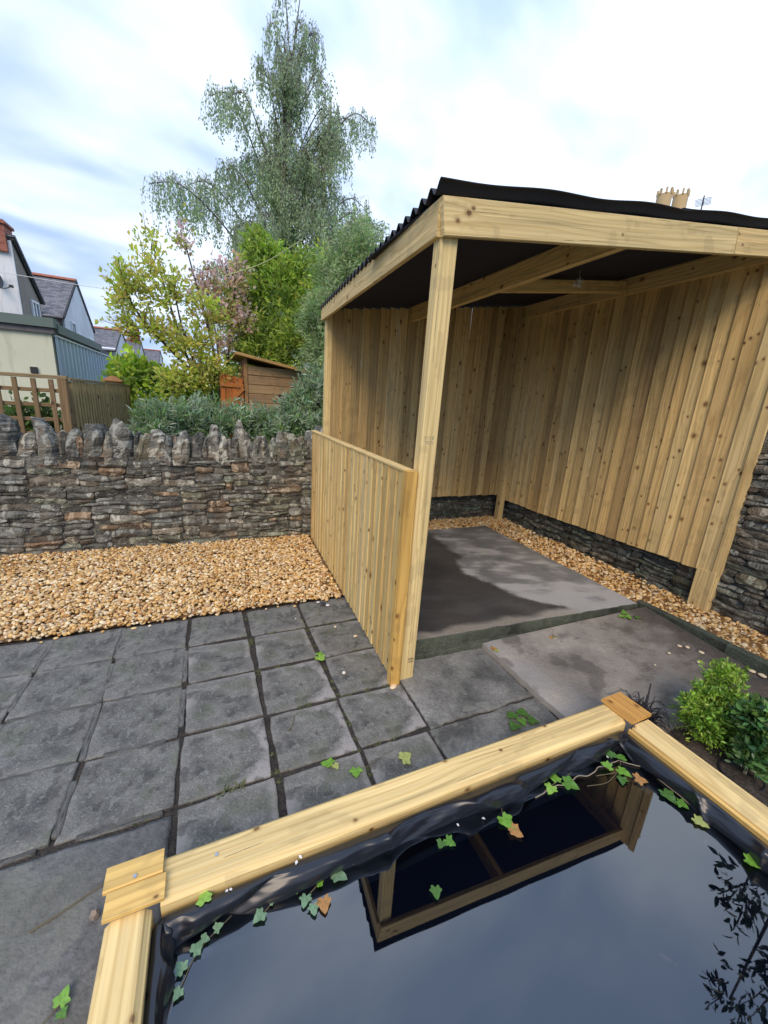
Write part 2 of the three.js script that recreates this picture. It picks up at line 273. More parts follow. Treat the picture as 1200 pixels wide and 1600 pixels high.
// shelter floor: concrete base with a wet patch, its rough front edge in two lifts
function polyGeo(pts, y0, y1, bev) {
  const s = new THREE.Shape(pts.map((p) => new THREE.Vector2(p[0], -p[1])));
  const g = new THREE.ExtrudeGeometry(s, { depth: y1 - y0 - bev, bevelEnabled: bev > 0, bevelSize: bev, bevelThickness: bev, bevelOffset: -bev, bevelSegments: 2, steps: 1 });
  g.rotateX(-Math.PI / 2); g.translate(0, y0, 0); const p = g.attributes.position, u = g.attributes.uv, n = g.attributes.normal;
  for (let i = 0; i < p.count; i++) u.setXY(i, p.getX(i), Math.abs(n.getY(i)) > 0.5 ? -p.getZ(i) : p.getY(i) - p.getZ(i));
  return g;
}
function rough(pts, step, amp, sd) { const o = []; pts.forEach((a, i) => { const b = pts[(i + 1) % pts.length], l = Math.hypot(b[0] - a[0], b[1] - a[1]), n = Math.max(1, Math.round(l / step)); for (let k = 0; k < n; k++) { const t = k / n, x = lerp(a[0], b[0], t), z = lerp(a[1], b[1], t); o.push([x + amp * (fb(x * 11 + sd, z * 11, 3) - 0.5) * 2, z + amp * (fb(x * 11 + 9 + sd, z * 11 + 4, 3) - 0.5) * 2]); } }); return o; }
const baseGrp = new THREE.Group(); baseGrp.name = 'shelter_base'; baseGrp.userData.kind = 'structure'; scene.add(baseGrp);
{
  const S = 1024, x0 = 1.0, z0 = -4.2, L = 2.6;
  // dark wet area: left of a curved tide line
  const tide = [[-4.4, 2.47], [-3.98, 2.44], [-3.6, 2.40], [-3.21, 2.37], [-2.87, 2.22], [-2.43, 2.28], [-2.2, 2.39], [-2.1, 2.46], [-2.0, 2.6]];
  const topMap = dataTex(S, S, (u, v) => {
    const x = x0 + u * L, z = z0 + (1 - v) * L - 0.0;
    let tx = 2.6; for (let i = 0; i < tide.length - 1; i++) if (z >= tide[i][0] && z < tide[i + 1][0]) tx = lerp(tide[i][1], tide[i + 1][1], (z - tide[i][0]) / (tide[i + 1][0] - tide[i][0]));
    const n = fb(x * 5, z * 5, 5), sp = fb(x * 95, z * 95, 2), sw = fb(x * 3 + z * 2, z * 9 - x * 3, 4), big = fb(x * 1.7 + 4, z * 1.7, 3);
    let wet = sstep(0.04, -0.05, x - tx + (n - 0.5) * 0.16 + (sp - 0.5) * 0.05) * (0.9 + 0.1 * sstep(0.3, 0.6, sw));
    const front = -1.965 + (x - 1.1) * 0.052; wet *= sstep(0.03, 0.11, front - z + (n - 0.5) * 0.12);
    let c = mix3([0.118, 0.122, 0.120], [0.262, 0.266, 0.262], clamp(n * 1.1 + sw * 0.6 - 0.35)); c = c.map((q) => q * (0.82 + 0.36 * sp));
    const chalk = sstep(0.44, 0.64, sw * 0.5 + n * 0.3 + sstep(3.3, 2.5, x) * 0.1 + sstep(0.45, 0.0, front - z) * 0.33 * sstep(1.9, 2.7, x)); c = mix3(c, [0.48, 0.475, 0.465], chalk * 0.7);
    c = mix3(c, [0.30, 0.262, 0.205], sstep(0.20, 0.04, front - z + (n - 0.5) * 0.16) * 0.75 * (0.6 + 0.8 * sp) * sstep(2.9, 2.3, x + (n - 0.5) * 0.5));
    const w = mix3([0.024, 0.024, 0.025], [0.075, 0.068, 0.060], clamp(big * 1.7 - 0.5) * 0.8 + sp * 0.25);
    return mix3(c, w, wet);
  }, true, L, L);
  topMap.offset.set(-x0 / L, 1 - (-(z0)) / L + 0); topMap.wrapS = topMap.wrapT = THREE.ClampToEdgeWrapping;
  // uv = (x, -z): v = (-z)/L + off  ->  at z = z0 v = 1
  const top = mat({ map: topMap, bumpMap: concBump, bumpScale: 0.004, roughness: 0.72 });
  const out = rough([[1.11, -1.965], [3.285, -1.85], [3.40, -4.07], [1.16, -4.10]], 0.05, 0.011, 3);
  part('concrete_base', polyGeo(out, 0.042, 0.12, 0.006), [top, MOSSY], baseGrp);
  const low = rough([[1.09, -1.925], [3.0, -1.83], [3.38, -4.05], [1.16, -4.08]], 0.05, 0.012, 6);
  part('lower_step', polyGeo(low, -0.03, 0.040, 0.006), MOSSY, baseGrp);
}
// sloping concrete apron between the step and the pond, soil washed over its right half
{
  const f = (s, t) => { const x = lerp(1.705, lerp(3.30, 3.24, t), s), z = lerp(lerp(-1.90, -1.80, s), -0.72, t); const y = lerp(lerp(0.036, 0.112, s), lerp(0.028, 0.035, s), t); return [x + (s === 0 ? 0.012 * (pn(t * 30, 2) - 0.5) : 0), y + 0.006 * (fb(x * 6, z * 6, 3) - 0.5), z]; };
  const m = conc((u, v) => {
    const n = fb(u * 6, v * 6, 5), sp = fb(u * 120, v * 120, 2), br = fb(u * 40 + v * 12, v * 5 - u * 3, 3), l = fb(u * 11, v * 11, 3);
    let c = mix3([0.15, 0.138, 0.12], [0.36, 0.325, 0.275], clamp(n * 1.5 - 0.25)); c = c.map((q) => q * (0.8 + 0.26 * sp + 0.2 * br));
    c = mix3(c, [0.46, 0.45, 0.43], sstep(0.16, 0.0, u + (n - 0.5) * 0.2) * 0.45);
    const so = sstep(0.52, 0.86, u * 0.8 + v * 0.22 + (n - 0.5) * 0.6 + (l - 0.5) * 0.35 + (sp - 0.5) * 0.2); c = mix3(c, mix3([0.038, 0.030, 0.026], [0.105, 0.085, 0.066], sp * 0.8 + (l - 0.3) * 0.5), so * 0.9);
    c = mix3(c, [0.06, 0.055, 0.05], sstep(0.60, 0.7, fb(u * 7 + 9, v * 7, 4)) * 0.5);
    return c;
  }, 1024);
  m.wrapS = m.wrapT = THREE.ClampToEdgeWrapping;
  const b = concBump.clone(); b.repeat.set(1.6, 1.2); b.needsUpdate = true;
  const mt = mat({ map: m, bumpMap: b, bumpScale: 0.007, roughness: 0.85 });
  const topG = sheet(f, 40, 30, (p, s, t) => [s, t]), sk = (s) => (a, q) => { const p = f(s, a); return [p[0], lerp(p[1], -0.05, q), p[2]]; };
  const side = sheet(sk(0), 30, 2, () => [0.01, 0.5]); side.index.array.reverse(); side.computeVertexNormals();
  struct('concrete_apron', merge([topG, side]), mt);
  struct('soil_bed', sheet((s, t) => { const x = lerp(1.90, 3.36, s), z = lerp(-1.06, 1.0, t); return [x, 0.028 + 0.035 * fb(x * 9, z * 9, 4) * sstep(0, 0.16, t) - 0.02 * sstep(0.1, 0.0, t), z]; }, 70, 90), SOIL);
  const kerb = merge([[-1.88, -1.22], [-1.215, -0.45], [-0.445, 0.6]].map(([a, b], i) => timber([3.335 - i * 0.012, -0.02 + 0.075, a], [3.33 - i * 0.012, 0.055 - 0.006 * i, b], 0.06, 0.15, 0.008, [0, 1, 0])));
  struct('concrete_kerb', kerb, MOSSY);
}
// pebbles
const pebbleGeo = (() => { const g = mergeVertices(new THREE.IcosahedronGeometry(1, 2).deleteAttribute('uv').deleteAttribute('normal')); const p = g.attributes.position; for (let i = 0; i < p.count; i++) { const x = p.getX(i), y = p.getY(i), z = p.getZ(i), s = 0.8 + 0.42 * n3(x * 1.3 + 5, y * 1.3 + 2, z * 1.3 + 8); p.setXYZ(i, x * s, y * s * 0.72, z * s * 0.9); } g.computeVertexNormals(); return g; })();
const PEBBLE = mat({ color: 0xffffff, roughness: 0.62 });
const PEBS = [[0.66, 0.42, 0.16], [0.74, 0.52, 0.24], [0.54, 0.30, 0.10], [0.80, 0.64, 0.40], [0.86, 0.76, 0.56], [0.64, 0.40, 0.15], [0.40, 0.22, 0.09], [0.74, 0.49, 0.19], [0.56, 0.42, 0.28], [0.78, 0.58, 0.29], [0.84, 0.72, 0.50]];
function gravel(name, n, place, r0, r1, label) {
  const m = new THREE.InstancedMesh(pebbleGeo, PEBBLE, n), q = new THREE.Quaternion(), M = new THREE.Matrix4(), c = new THREE.Color();
  for (let i = 0; i < n; i++) {
    const p = place(i / n), r = rr(r0, r1) * (rnd() < 0.12 ? 1.35 : 1); q.setFromEuler(new THREE.Euler(rr(-0.6, 0.6), rr(0, 6.28), rr(-0.6, 0.6)));
    M.compose(new THREE.Vector3(...p), q, new THREE.Vector3(r * rr(0.85, 1.3), r * rr(0.7, 1.05), r)); m.setMatrixAt(i, M);
    const k = pick(PEBS), v = rr(0.72, 1.12); m.setColorAt(i, c.setRGB(k[0] * v, k[1] * v * 0.95, k[2] * v * 0.85));
  }
  m.name = numbered(name); m.castShadow = m.receiveShadow = true; scene.add(m); return tag(m, label, 'gravel', null, 'stuff');
}
const edgeZ = (x) => -2.905 + 0.035 * (fb(x * 4 + 20, 1.5, 3) - 0.5) + (x > 0.4 ? (x - 0.4) * 0.10 : 0);
const screenX = (z) => lerp(0.955, 1.09, (z + 1.79) / (-4.45 + 1.79));
{
  seed(31);
  const SAND = mat({ color: lin(4.2, 2.9, 1.3), map: soilMap, bumpMap: concBump, bumpScale: 0.02, roughness: 1 });
  struct('gravel_base', sheet((s, t) => { const x = lerp(-4.6, 1.15, s), z = lerp(-4.6, -2.92, t); return [x, 0.004, z]; }, 4, 4), SAND);
  gravel('gravel_bed', 22000, (k) => { let x, z; do { z = rr(-4.50, -2.86); x = lerp(-2.7, 1.1, rnd()); } while (z > edgeZ(x) || x > screenX(z) - 0.03); const t = (z + 4.5) / 1.6; return [x, (k < 0.45 ? 0.008 : 0.022) + 0.012 * (1 - t) + 0.014 * fb(x * 4, z * 4, 3), z]; }, 0.0065, 0.0145, 'bed of golden gravel between the stone wall and the grey paving');
  struct('gravel_base', merge([sheet((s, t) => [lerp(3.30, 4.0, s), lerp(0.095, 0.035, t), lerp(-4.6, 0.6, t)], 2, 8), sheet((s, t) => [lerp(1.1, 3.4, s), 0.095, lerp(-4.6, -4.0, t)], 4, 2)]), SAND);
  gravel('gravel_strip', 7600, (k) => {
    if (k < 0.6) { const z = rr(-4.45, 0.3), w = z > -1.86 ? 3.385 : lerp(3.29, 3.405, (z + 1.85) / -2.2); const x = rr(w, 3.95), ty = lerp(0.106, 0.052, (z + 4.5) / 3); return [x, Math.max(ty, 0.045) + 0.02 * rnd(), z]; }
    return [rr(1.15, 3.9), 0.105 + 0.018 * rnd(), rr(-4.47, -4.06)];
  }, 0.008, 0.0165, 'strip of golden gravel between the shelter floor and the wall');
}

// ---------------------------------------------------------------- stone walls
// face stone of a rubble wall: rectangle [x0, x1] x [y0, y1] bent by one warp field shared by its neighbours; +z out of the wall
const warpX = (x, y, k) => x + 0.05 * (fb(x * 5 + k, y * 5 + 3, 3) - 0.5) + 0.018 * (pn(x * 26 + k, y * 26) - 0.5);
const warpY = (x, y, k) => y + 0.055 * (fb(x * 4 + k + 30, y * 5 + 8, 3) - 0.5) + 0.016 * (pn(x * 22 + k, y * 30 + 9) - 0.5);
function faceStone(x0, x1, y0, y1, dep, sd, wk) {
  const ns = Math.max(4, Math.min(12, Math.round((x1 - x0) / 0.03))), nt = Math.max(3, Math.round((y1 - y0) / 0.022)), P = [], U = [], I = [], uo = rr(0, 9), vo = rr(0, 9), tl = rr(-0.5, 0.5), ts = rr(-0.4, 0.4);
  const gp = rr(0.0015, 0.004), w = x1 - x0, h = y1 - y0, cr = Math.min(w, h) * rr(0.1, 0.5), c4 = [rnd(), rnd(), rnd(), rnd()];
  for (let j = -1; j <= nt + 1; j++) for (let i = -1; i <= ns + 1; i++) {
    const s = clamp(i / ns), t = clamp(j / nt), rim = i < 0 || j < 0 || i > ns || j > nt;
    let dx = s * 2 - 1, dy = t * 2 - 1; const q = c4[(s > 0.5 ? 1 : 0) + (t > 0.5 ? 2 : 0)], cut = Math.max(0, Math.abs(dx) * w / 2 + Math.abs(dy) * h / 2 - (w / 2 + h / 2 - cr * q)) * 0.5;
    const px = x0 + gp + (w - 2 * gp) * s - Math.sign(dx) * cut, py = y0 + gp + (h - 2 * gp) * t - Math.sign(dy) * cut;
    let X = warpX(px, py, wk), Y = warpY(px, py, wk), Z = rim ? -0.09 : dep * (1 - 0.35 * Math.pow(Math.abs(dx), 18) - 0.28 * Math.pow(Math.abs(dy), 14)) + dep * (tl * dy + ts * dx) * 0.4;
    if (!rim) { const a = n3(X * 11 + sd, Y * 17 + sd, sd) - 0.5, b = n3(X * 34 + sd, Y * 46, sd + 4) - 0.5, st = Math.floor(n3(X * 6 + sd, Y * 30, sd) * 5) / 5 - 0.5; Z += a * 0.04 + b * 0.024 + st * 0.045; X += 0.008 * (n3(X * 40, Y * 40 + sd, 2) - 0.5); Y += 0.008 * (n3(X * 40 + 7, Y * 40 + sd, 6) - 0.5); }
    P.push(X, Y, Z); U.push(X + uo + (rim ? 0.03 : 0), Y + vo + Z * 0.8);
  }
  const W = ns + 3; for (let j = 0; j < nt + 2; j++) for (let i = 0; i < ns + 2; i++) { const a = j * W + i; I.push(a, a + 1, a + W, a + 1, a + W + 1, a + W); }
  return toCreasedNormals(geoOf(P, U, I), 0.62);
}
// upright rough coping stone, base at 0, height h: a block cut by random planes, then roughened
function copeStone(w, h, d, sd, lean) {
  const g = mergeVertices(new THREE.BoxGeometry(1, 1, 1, 7, 12, 6).deleteAttribute('uv').deleteAttribute('normal')), p = g.attributes.position, U = [], uo = rr(0, 9), ph = rr(0, 9), sk = rr(-0.4, 0.4), tp = rr(0.68, 1.0), planes = [];
  for (let i = 0; i < 15; i++) { const a = rr(0, 6.28), e = rr(-0.35, 1.1); planes.push([Math.cos(a) * Math.cos(e), Math.sin(e), Math.sin(a) * Math.cos(e), rr(0.86, 1.28)]); }
  for (let i = 0; i < p.count; i++) {
    let v = [p.getX(i) * 2, p.getY(i) * 2, p.getZ(i) * 2];
    for (const [a, b, c, k] of planes) { const q = v[0] * a + v[1] * b + v[2] * c - k; if (q > 0) v = [v[0] - q * a, v[1] - q * b, v[2] - q * c]; }
    const t = (v[1] + 1) / 2; let X = v[0] * w / 2 * lerp(1, tp, t * t) + lean * t * h, Y = t * h + sk * v[0] * w * 0.5 * t, Z = v[2] * d / 2 * lerp(1, 0.75, t);
    const a = n3(X * 10 + sd, Y * 10 + ph, Z * 10 + sd) - 0.5, b = n3(X * 32 + sd, Y * 32, Z * 32 + ph) - 0.5, st = Math.floor(n3(X * 26 + sd, Y * 5, Z * 8) * 6) / 6 - 0.5;
    X += (a * 0.035 + b * 0.03 + st * 0.04) * Math.min(1, w / 0.12); Z += a * 0.05 + b * 0.035 + st * 0.04; Y += (a * 0.05 + b * 0.03) * t; p.setXYZ(i, X, Y, Z); U.push(X + Z * 0.7 + uo, Y + ph);
  }
  g.setAttribute('uv', new THREE.Float32BufferAttribute(U, 2)); return toCreasedNormals(g, 0.55);
}
// random rubble: each stone is laid in the lowest hollow of the courses below
function buildWall(root, x0, x1, h, mats, opt = {}) {
  const C = 0.02, n = Math.round((x1 - x0) / C), H = new Float32Array(n).fill(-0.03), wk = rr(0, 50); for (let i = 0; i < n; i++) H[i] = -0.03;
  for (let guard = 0; guard < 900; guard++) {
    let lo = 1e9, at = 0; for (let i = 0; i < n; i++) if (H[i] < lo - 1e-4) { lo = H[i]; at = i; }
    if (lo > h - 0.02) break;
    let e = at; while (e < n && Math.abs(H[e] - lo) < 1e-3) e++;
    const run = e - at, left = at > 0 ? H[at - 1] : 9, right = e < n ? H[e] : 9; let w = Math.round(rr(0.12, 0.46) * (rnd() < 0.2 ? 1.4 : 1) / C); if (run - w < 5) w = run; w = Math.min(w, run);
    const wide = w * C; let hh = (wide < 0.1 ? rr(0.03, 0.065) : rr(0.035, 0.075) * (rnd() < 0.22 ? 1.6 : 1)) * (opt.scale ?? 1);
    if (Math.abs(lo + hh - left) < 0.022) hh = left - lo; else if (w === run && Math.abs(lo + hh - right) < 0.022) hh = right - lo; if (lo + hh > h - 0.025) hh = h - lo;
    const s = rnd() < 0.5 ? at : e - w; const m = part('stone', faceStone(x0 + s * C, x0 + (s + w) * C, lo, lo + hh, rr(0.016, 0.05), rr(0, 60), wk), opt.pick ? opt.pick(x0 + s * C, lo) : pick(mats), root);
    for (let i = s; i < s + w; i++) H[i] = lo + hh;
  }
}
{
  seed(41);
  const root = thing('stone_wall', 'long rubble stone wall with upright coping behind the gravel and shelter', 'wall', [0, 0, -4.49]);
  const core = sheet((s, t) => [lerp(-4.6, 4.2, s), lerp(-0.05, 0.96, t), 0.006 + 0.03 * (fb(s * 120, t * 14, 3) - 0.5)], 200, 24, (p) => [p[0], p[1]]);
  core.index.array.reverse(); core.computeVertexNormals();
  part('wall_core', merge([core, box(-4.6, 4.2, -0.05, 0.95, -0.40, -0.03)]), MORTAR, root);
  buildWall(root, -2.35, 1.18, 0.93, STONES, { pick: (x, y) => pick(y < 0.1 ? [STONES[1], STONES[5], STONES[2]] : [STONES[0], STONES[0], STONES[1], STONES[1], STONES[2], STONES[3], STONES[4], STONES[5], STONES[6], STONES[7], STONES[7]]) });
  buildWall(root, 2.2, 4.0, 0.60, STONES_WET);
  // coping, left to right: x, width, height, lean
  const cope = [[-2.18, 0.2, 0.42, 0], [-1.98, 0.17, 0.40, 0.1], [-1.70, 0.25, 0.42, -0.05], [-1.49, 0.13, 0.26, 0.05], [-1.30, 0.15, 0.40, -0.12], [-1.15, 0.12, 0.31, 0.02], [-0.985, 0.17, 0.36, 0.03], [-0.85, 0.09, 0.30, -0.04], [-0.735, 0.145, 0.42, -0.1], [-0.575, 0.12, 0.28, 0], [-0.44, 0.13, 0.34, -0.06], [-0.335, 0.07, 0.29, 0], [-0.235, 0.13, 0.32, 0.02], [-0.095, 0.115, 0.31, 0], [-0.005, 0.06, 0.27, 0.05], [0.085, 0.10, 0.40, -0.02], [0.19, 0.10, 0.30, -0.08], [0.285, 0.08, 0.27, 0], [0.375, 0.12, 0.44, -0.1], [0.49, 0.10, 0.29, 0.03], [0.58, 0.08, 0.30, 0], [0.665, 0.08, 0.25, 0], [0.77, 0.13, 0.36, 0.02], [0.915, 0.15, 0.33, -0.04], [1.03, 0.08, 0.30, 0], [1.12, 0.09, 0.37, 0.05], [1.22, 0.12, 0.43, 0]];
  cope.forEach(([x, w, h, l], i) => { const m = part('coping_stone', copeStone(w * 1.16, h, rr(0.26, 0.34), i * 3.7, l), pick([STONES[0], STONES[0], STONES[1], STONES[4], STONES[4], STONES[7], STONES[5], STONES[5]]), root); m.position.set(x, 0.885, -0.13 + rr(-0.03, 0.04)); m.rotation.z = rr(-0.06, 0.06); m.rotation.y = rr(-0.3, 0.3); });
  cope.slice(1).forEach(([x, w], i) => { const [xp, wp] = cope[i], m = part('coping_stone', copeStone(rr(0.05, 0.075), rr(0.22, 0.31), rr(0.22, 0.3), i * 2.9 + 400, rr(-0.08, 0.08)), pick(STONES), root); m.position.set((x - w / 2 + xp + wp / 2) / 2, 0.885, -0.15 + rr(-0.03, 0.03)); m.rotation.y = rr(-0.3, 0.3); });
  for (let i = 0; i < 34; i++) { const m = part('coping_stone', copeStone(rr(0.10, 0.17), rr(0.2, 0.29), 0.2, i * 5.1 + 90, rr(-0.1, 0.1)), pick(STONES), root); m.position.set(-2.2 + i * 0.103, 0.89, -0.19 + rr(-0.03, 0.03)); m.rotation.y = rr(-0.3, 0.3); }
}
{
  seed(43);
  const root = thing('stone_wall', 'damp rubble stone wall running behind the right side of the shelter', 'wall', [3.95, 0, 0]); root.rotation.y = -Math.PI / 2;
  // local x = world z, local z = -world x
  const core = sheet((s, t) => [lerp(-4.5, 1.2, s), lerp(-0.05, 1.55, t), -0.012 + 0.02 * (fb(s * 90, t * 22, 3) - 0.5)], 130, 36, (p) => [p[0], p[1]]); core.index.array.reverse(); core.computeVertexNormals();
  part('wall_core', merge([core, box(-4.5, 1.2, -0.05, 1.5, -0.4, -0.03)]), MORTAR, root);
  buildWall(root, -4.45, -1.72, 0.62, STONES_WET);
  buildWall(root, -1.74, -0.55, 1.52, STONES, { pick: (x, y) => pick(y < 0.5 ? [STONES_WET[2], STONES[1], STONES[3], STONES[5]] : [STONES[0], STONES[3], STONES[1], STONES[2], STONES[7]]) });
  for (let i = 0; i < 9; i++) { const m = part('coping_stone', copeStone(rr(0.11, 0.18), rr(0.2, 0.3), 0.3, i * 5.1 + 300, rr(-0.1, 0.1)), pick(STONES), root); m.position.set(-1.9 + i * 0.17, 1.48, -0.15); m.rotation.y = rr(-0.3, 0.3); }
}

// ---------------------------------------------------------------- timber shelter
const roofLow = (x) => 2.35 + 0.156 * (x - 1.02);
const ROOF = mat({ color: lin(0.016, 0.018, 0.024), roughness: 0.7, side: THREE.DoubleSide });
const SCREWM = mat({ color: lin(0.55, 0.55, 0.56), roughness: 0.35, metalness: 0.9 });
const STAMP = mat({ color: lin(0.10, 0.085, 0.07), roughness: 0.9 });
// feather-edge board: thick edge proud, thin edge tucked under its neighbour
const feather = (w) => [[-w / 2 - 0.008, 0], [w / 2 - 0.004, 0], [w / 2 - 0.004, 0.019], [w / 2 - 0.007, 0.022], [-w / 2 - 0.008, 0.004]];
const featherS = (w) => [[-w / 2 - 0.008, 0], [w / 2 - 0.003, 0], [w / 2 - 0.003, 0.010], [w / 2 - 0.006, 0.0125], [-w / 2 - 0.008, 0.004]];
const featherL = (w) => [[-w / 2 + 0.004, 0], [w / 2 + 0.008, 0], [w / 2 + 0.008, 0.004], [-w / 2 + 0.007, 0.024], [-w / 2 + 0.004, 0.021]];
const screwHead = () => { const g = new THREE.CylinderGeometry(0.0055, 0.0055, 0.004, 12); return g; };
{
  seed(51);
  const s = thing('timber_shelter', 'open-fronted timber shelter with board walls and black corrugated roof', 'shelter');
  // front post, of pale sawn timber, and the others
  part('post', timber([1.045, -0.0, -1.815], [1.06, 2.37, -1.815], 0.092, 0.07, 0.005), WOOD_POST, s);
  part('post', timber([1.235, 0.05, -4.38], [1.235, 2.50, -4.38], 0.07, 0.07), WOOD_POST, s);
  part('post', timber([3.80, 0.05, -4.30], [3.80, 2.80, -4.30], 0.085, 0.085), WOOD_SHED[0], s);
  part('post', timber([3.905, 0.02, -1.70], [3.905, 2.79, -1.70], 0.07, 0.15), WOOD_POST, s);
  part('foot_block', timber([3.856, 0.02, -1.70], [3.856, 0.42, -1.70], 0.026, 0.148), WOOD_SHED[1], s);
  // fascia: long front piece, its right-hand continuation, left side
  const fr = (x) => roofLow(x) + 0.075;
  part('fascia', timber([1.0, fr(1.0), -1.765], [3.15, fr(3.15), -1.765], 0.15, 0.03, 0.003), wood(1.0, 0.99, 0.84), s);
  part('fascia', timber([3.154, fr(3.154), -1.764], [4.06, fr(4.06), -1.764], 0.15, 0.03, 0.003), wood(1.02, 0.96, 0.76), s);
  part('fascia', timber([1.004, 2.425, -1.782], [1.185, 2.50, -4.46], 0.15, 0.028, 0.003, [1, 0, 0]), wood(0.98, 0.95, 0.78), s);
  // rafters and purlin
  const raf = (x, w, n, m) => part(n, timber([x, roofLow(x) + 0.08, -1.785], [x, roofLow(x) + 0.08, -4.42], w, 0.15, 0.003, [0, 1, 0]), m, s);
  raf(2.20, 0.047, 'rafter', WOOD_SHED[3]); raf(3.822, 0.047, 'rafter', WOOD_SHED[1]);
  part('purlin', timber([2.225, roofLow(2.225) + 0.075, -2.98], [3.775, roofLow(3.775) + 0.075, -2.98], 0.10, 0.045, 0.003), WOOD_SHED[3], s);
  part('wall_rail', timber([1.22, 0.62, -4.40], [3.8, 0.62, -4.40], 0.07, 0.035), WOOD_SHED[0], s);
  part('wall_rail', timber([3.905, 0.62, -4.3], [3.905, 0.62, -1.62], 0.07, 0.035, 0.003, [1, 0, 0]), WOOD_SHED[0], s);
  // back wall boards, left to right
  let x = 1.265;
  while (x < 3.80) {
    const w = rr(0.088, 0.118), b0 = 0.475 + rr(-0.006, 0.006), top = roofLow(x) + 0.152;
    const m = part('board', prism(featherL(w), top - b0, rr(0, 6), rr(0, 12)), pick(WOOD_SHED), s); m.position.set(x + w / 2, b0, -4.362); m.rotation.y = rr(-0.01, 0.01); m.rotation.z = rr(-0.003, 0.003); x += w;
  }
  // right wall boards, back to front
  let z = -4.30;
  while (z < -1.66) {
    const w = Math.min(rr(0.095, 0.125), -1.615 - z), b0 = 0.405 + rr(-0.007, 0.007), top = roofLow(3.85) + 0.14;
    const m = part('board', prism(featherL(w), top - b0, rr(0, 6), rr(0, 12)), pick(WOOD_SHED), s); m.position.set(3.868, b0, z + w / 2); m.rotation.y = -Math.PI / 2 + rr(-0.012, 0.012); z += w;
  }
  const nails = []; seed(57); for (let q = 1.32; q < 3.75; q += 0.052) for (const y of [0.62, 1.5, 2.35]) { const g = new THREE.CylinderGeometry(0.0032, 0.0032, 0.003, 7); g.rotateX(Math.PI / 2); g.translate(q + rr(-0.012, 0.012), y + rr(-0.03, 0.03), -4.343); nails.push(g); }
  for (let q = -4.24; q < -1.68; q += 0.055) for (const y of [0.58, 1.5, 2.5]) { const g = new THREE.CylinderGeometry(0.0032, 0.0032, 0.003, 7); g.rotateZ(Math.PI / 2); g.translate(3.849, y + rr(-0.03, 0.03), q + rr(-0.012, 0.012)); nails.push(g); }
  part('nail_heads', merge(nails), mat({ color: lin(0.16, 0.15, 0.14), roughness: 0.5, metalness: 0.5 }), s).userData.kind = 'stuff';
  // corrugated sheets, corrugations running up the slope
  const wave = (zz) => 0.021 * Math.sin(zz / 0.098 * 6.2832);
  const roofY = (X, Z) => roofLow(X) + 0.182 + wave(Z) + (0.020 * (pn(X * 2.3 + 3, 1.5) - 0.35) + 0.006 * Math.sin(X * 9)) * sstep(-2.1, -1.75, Z);
  const edgeX = (Z) => lerp(0.962, 1.165, (Z + 1.735) / (-4.5 + 1.735));
  for (const [x9, xb, dy] of [[0, 2.62, 0], [2.55, 4.22, 0.007]]) {
    const xl = (Z) => x9 || edgeX(Z);
    const up = sheet((a, b) => { const Z = lerp(-4.50, -1.735, b), X = lerp(xl(Z), xb, a); return [X, roofY(X, Z) + dy, Z]; }, 40, 300), dn = sheet((a, b) => { const Z = lerp(-4.50, -1.735, b), X = lerp(xl(Z), xb, a); return [X, roofY(X, Z) + dy - 0.004, Z]; }, 40, 300); dn.index.array.reverse(); dn.computeVertexNormals();
    const rim = (g0) => sheet((a, b) => g0(a, b), 300, 1);
    const l = rim((a, b) => { const Z = lerp(-4.50, -1.735, a); return [xl(Z), roofY(xl(Z), Z) + dy - 0.004 * b, Z]; }), f = rim((a, b) => { const X = lerp(xl(-1.735), xb, a); return [X, roofY(X, -1.735) + dy - 0.004 * b, -1.735]; });
    part('roof_sheet', merge([up, dn, l, f]), ROOF, s);
  }
  // felt under the sheets keeps the roof tight against the fascia
  part('roof_lining', merge([timber([1.17, roofLow(1.17) + 0.157, -3.12], [4.1, roofLow(4.1) + 0.157, -3.12], 2.70, 0.006, 0.001, [0, 1, 0]), timber([1.0, roofLow(1.0) + 0.157, -2.25], [1.172, roofLow(1.172) + 0.157, -2.25], 0.9, 0.006, 0.001, [0, 1, 0])]), mat({ color: lin(0.009, 0.011, 0.030), roughness: 0.85 }), s);
  // faded grading stamps printed on the front post
  const stamp = (rows, x0, y0, w, h) => { const g = []; rows.forEach((r, j) => [...r].forEach((c, i) => { if (c === '#') { const q = new THREE.BoxGeometry(w * 0.92, h * 0.92, 0.0008); q.translate(x0 + i * w, y0 - j * h, 0); g.push(q); } })); return merge(g); };
  const st = part('printed_stamp', stamp(['###..##.#..###', '#...#.....##..', '##..#..##..##.', '..............', '###.###.##..#.', '..#.#.....##..', '.#..###.##..#.', '.#............'], -0.03, 0.03, 0.0042, 0.0058), mat({ color: lin(0.42, 0.36, 0.22), roughness: 0.9 }), s); st.position.set(1.053, 1.43, -1.7797);
  const st2 = part('printed_stamp', stamp(['##.##.##', '#..#.#.#', '#.##.#.#', '........', '.##.#.##', '#.#.##.#'], -0.014, 0.012, 0.0042, 0.0052), STAMP, s); st2.position.set(1.062, 0.128, -1.7797);
}
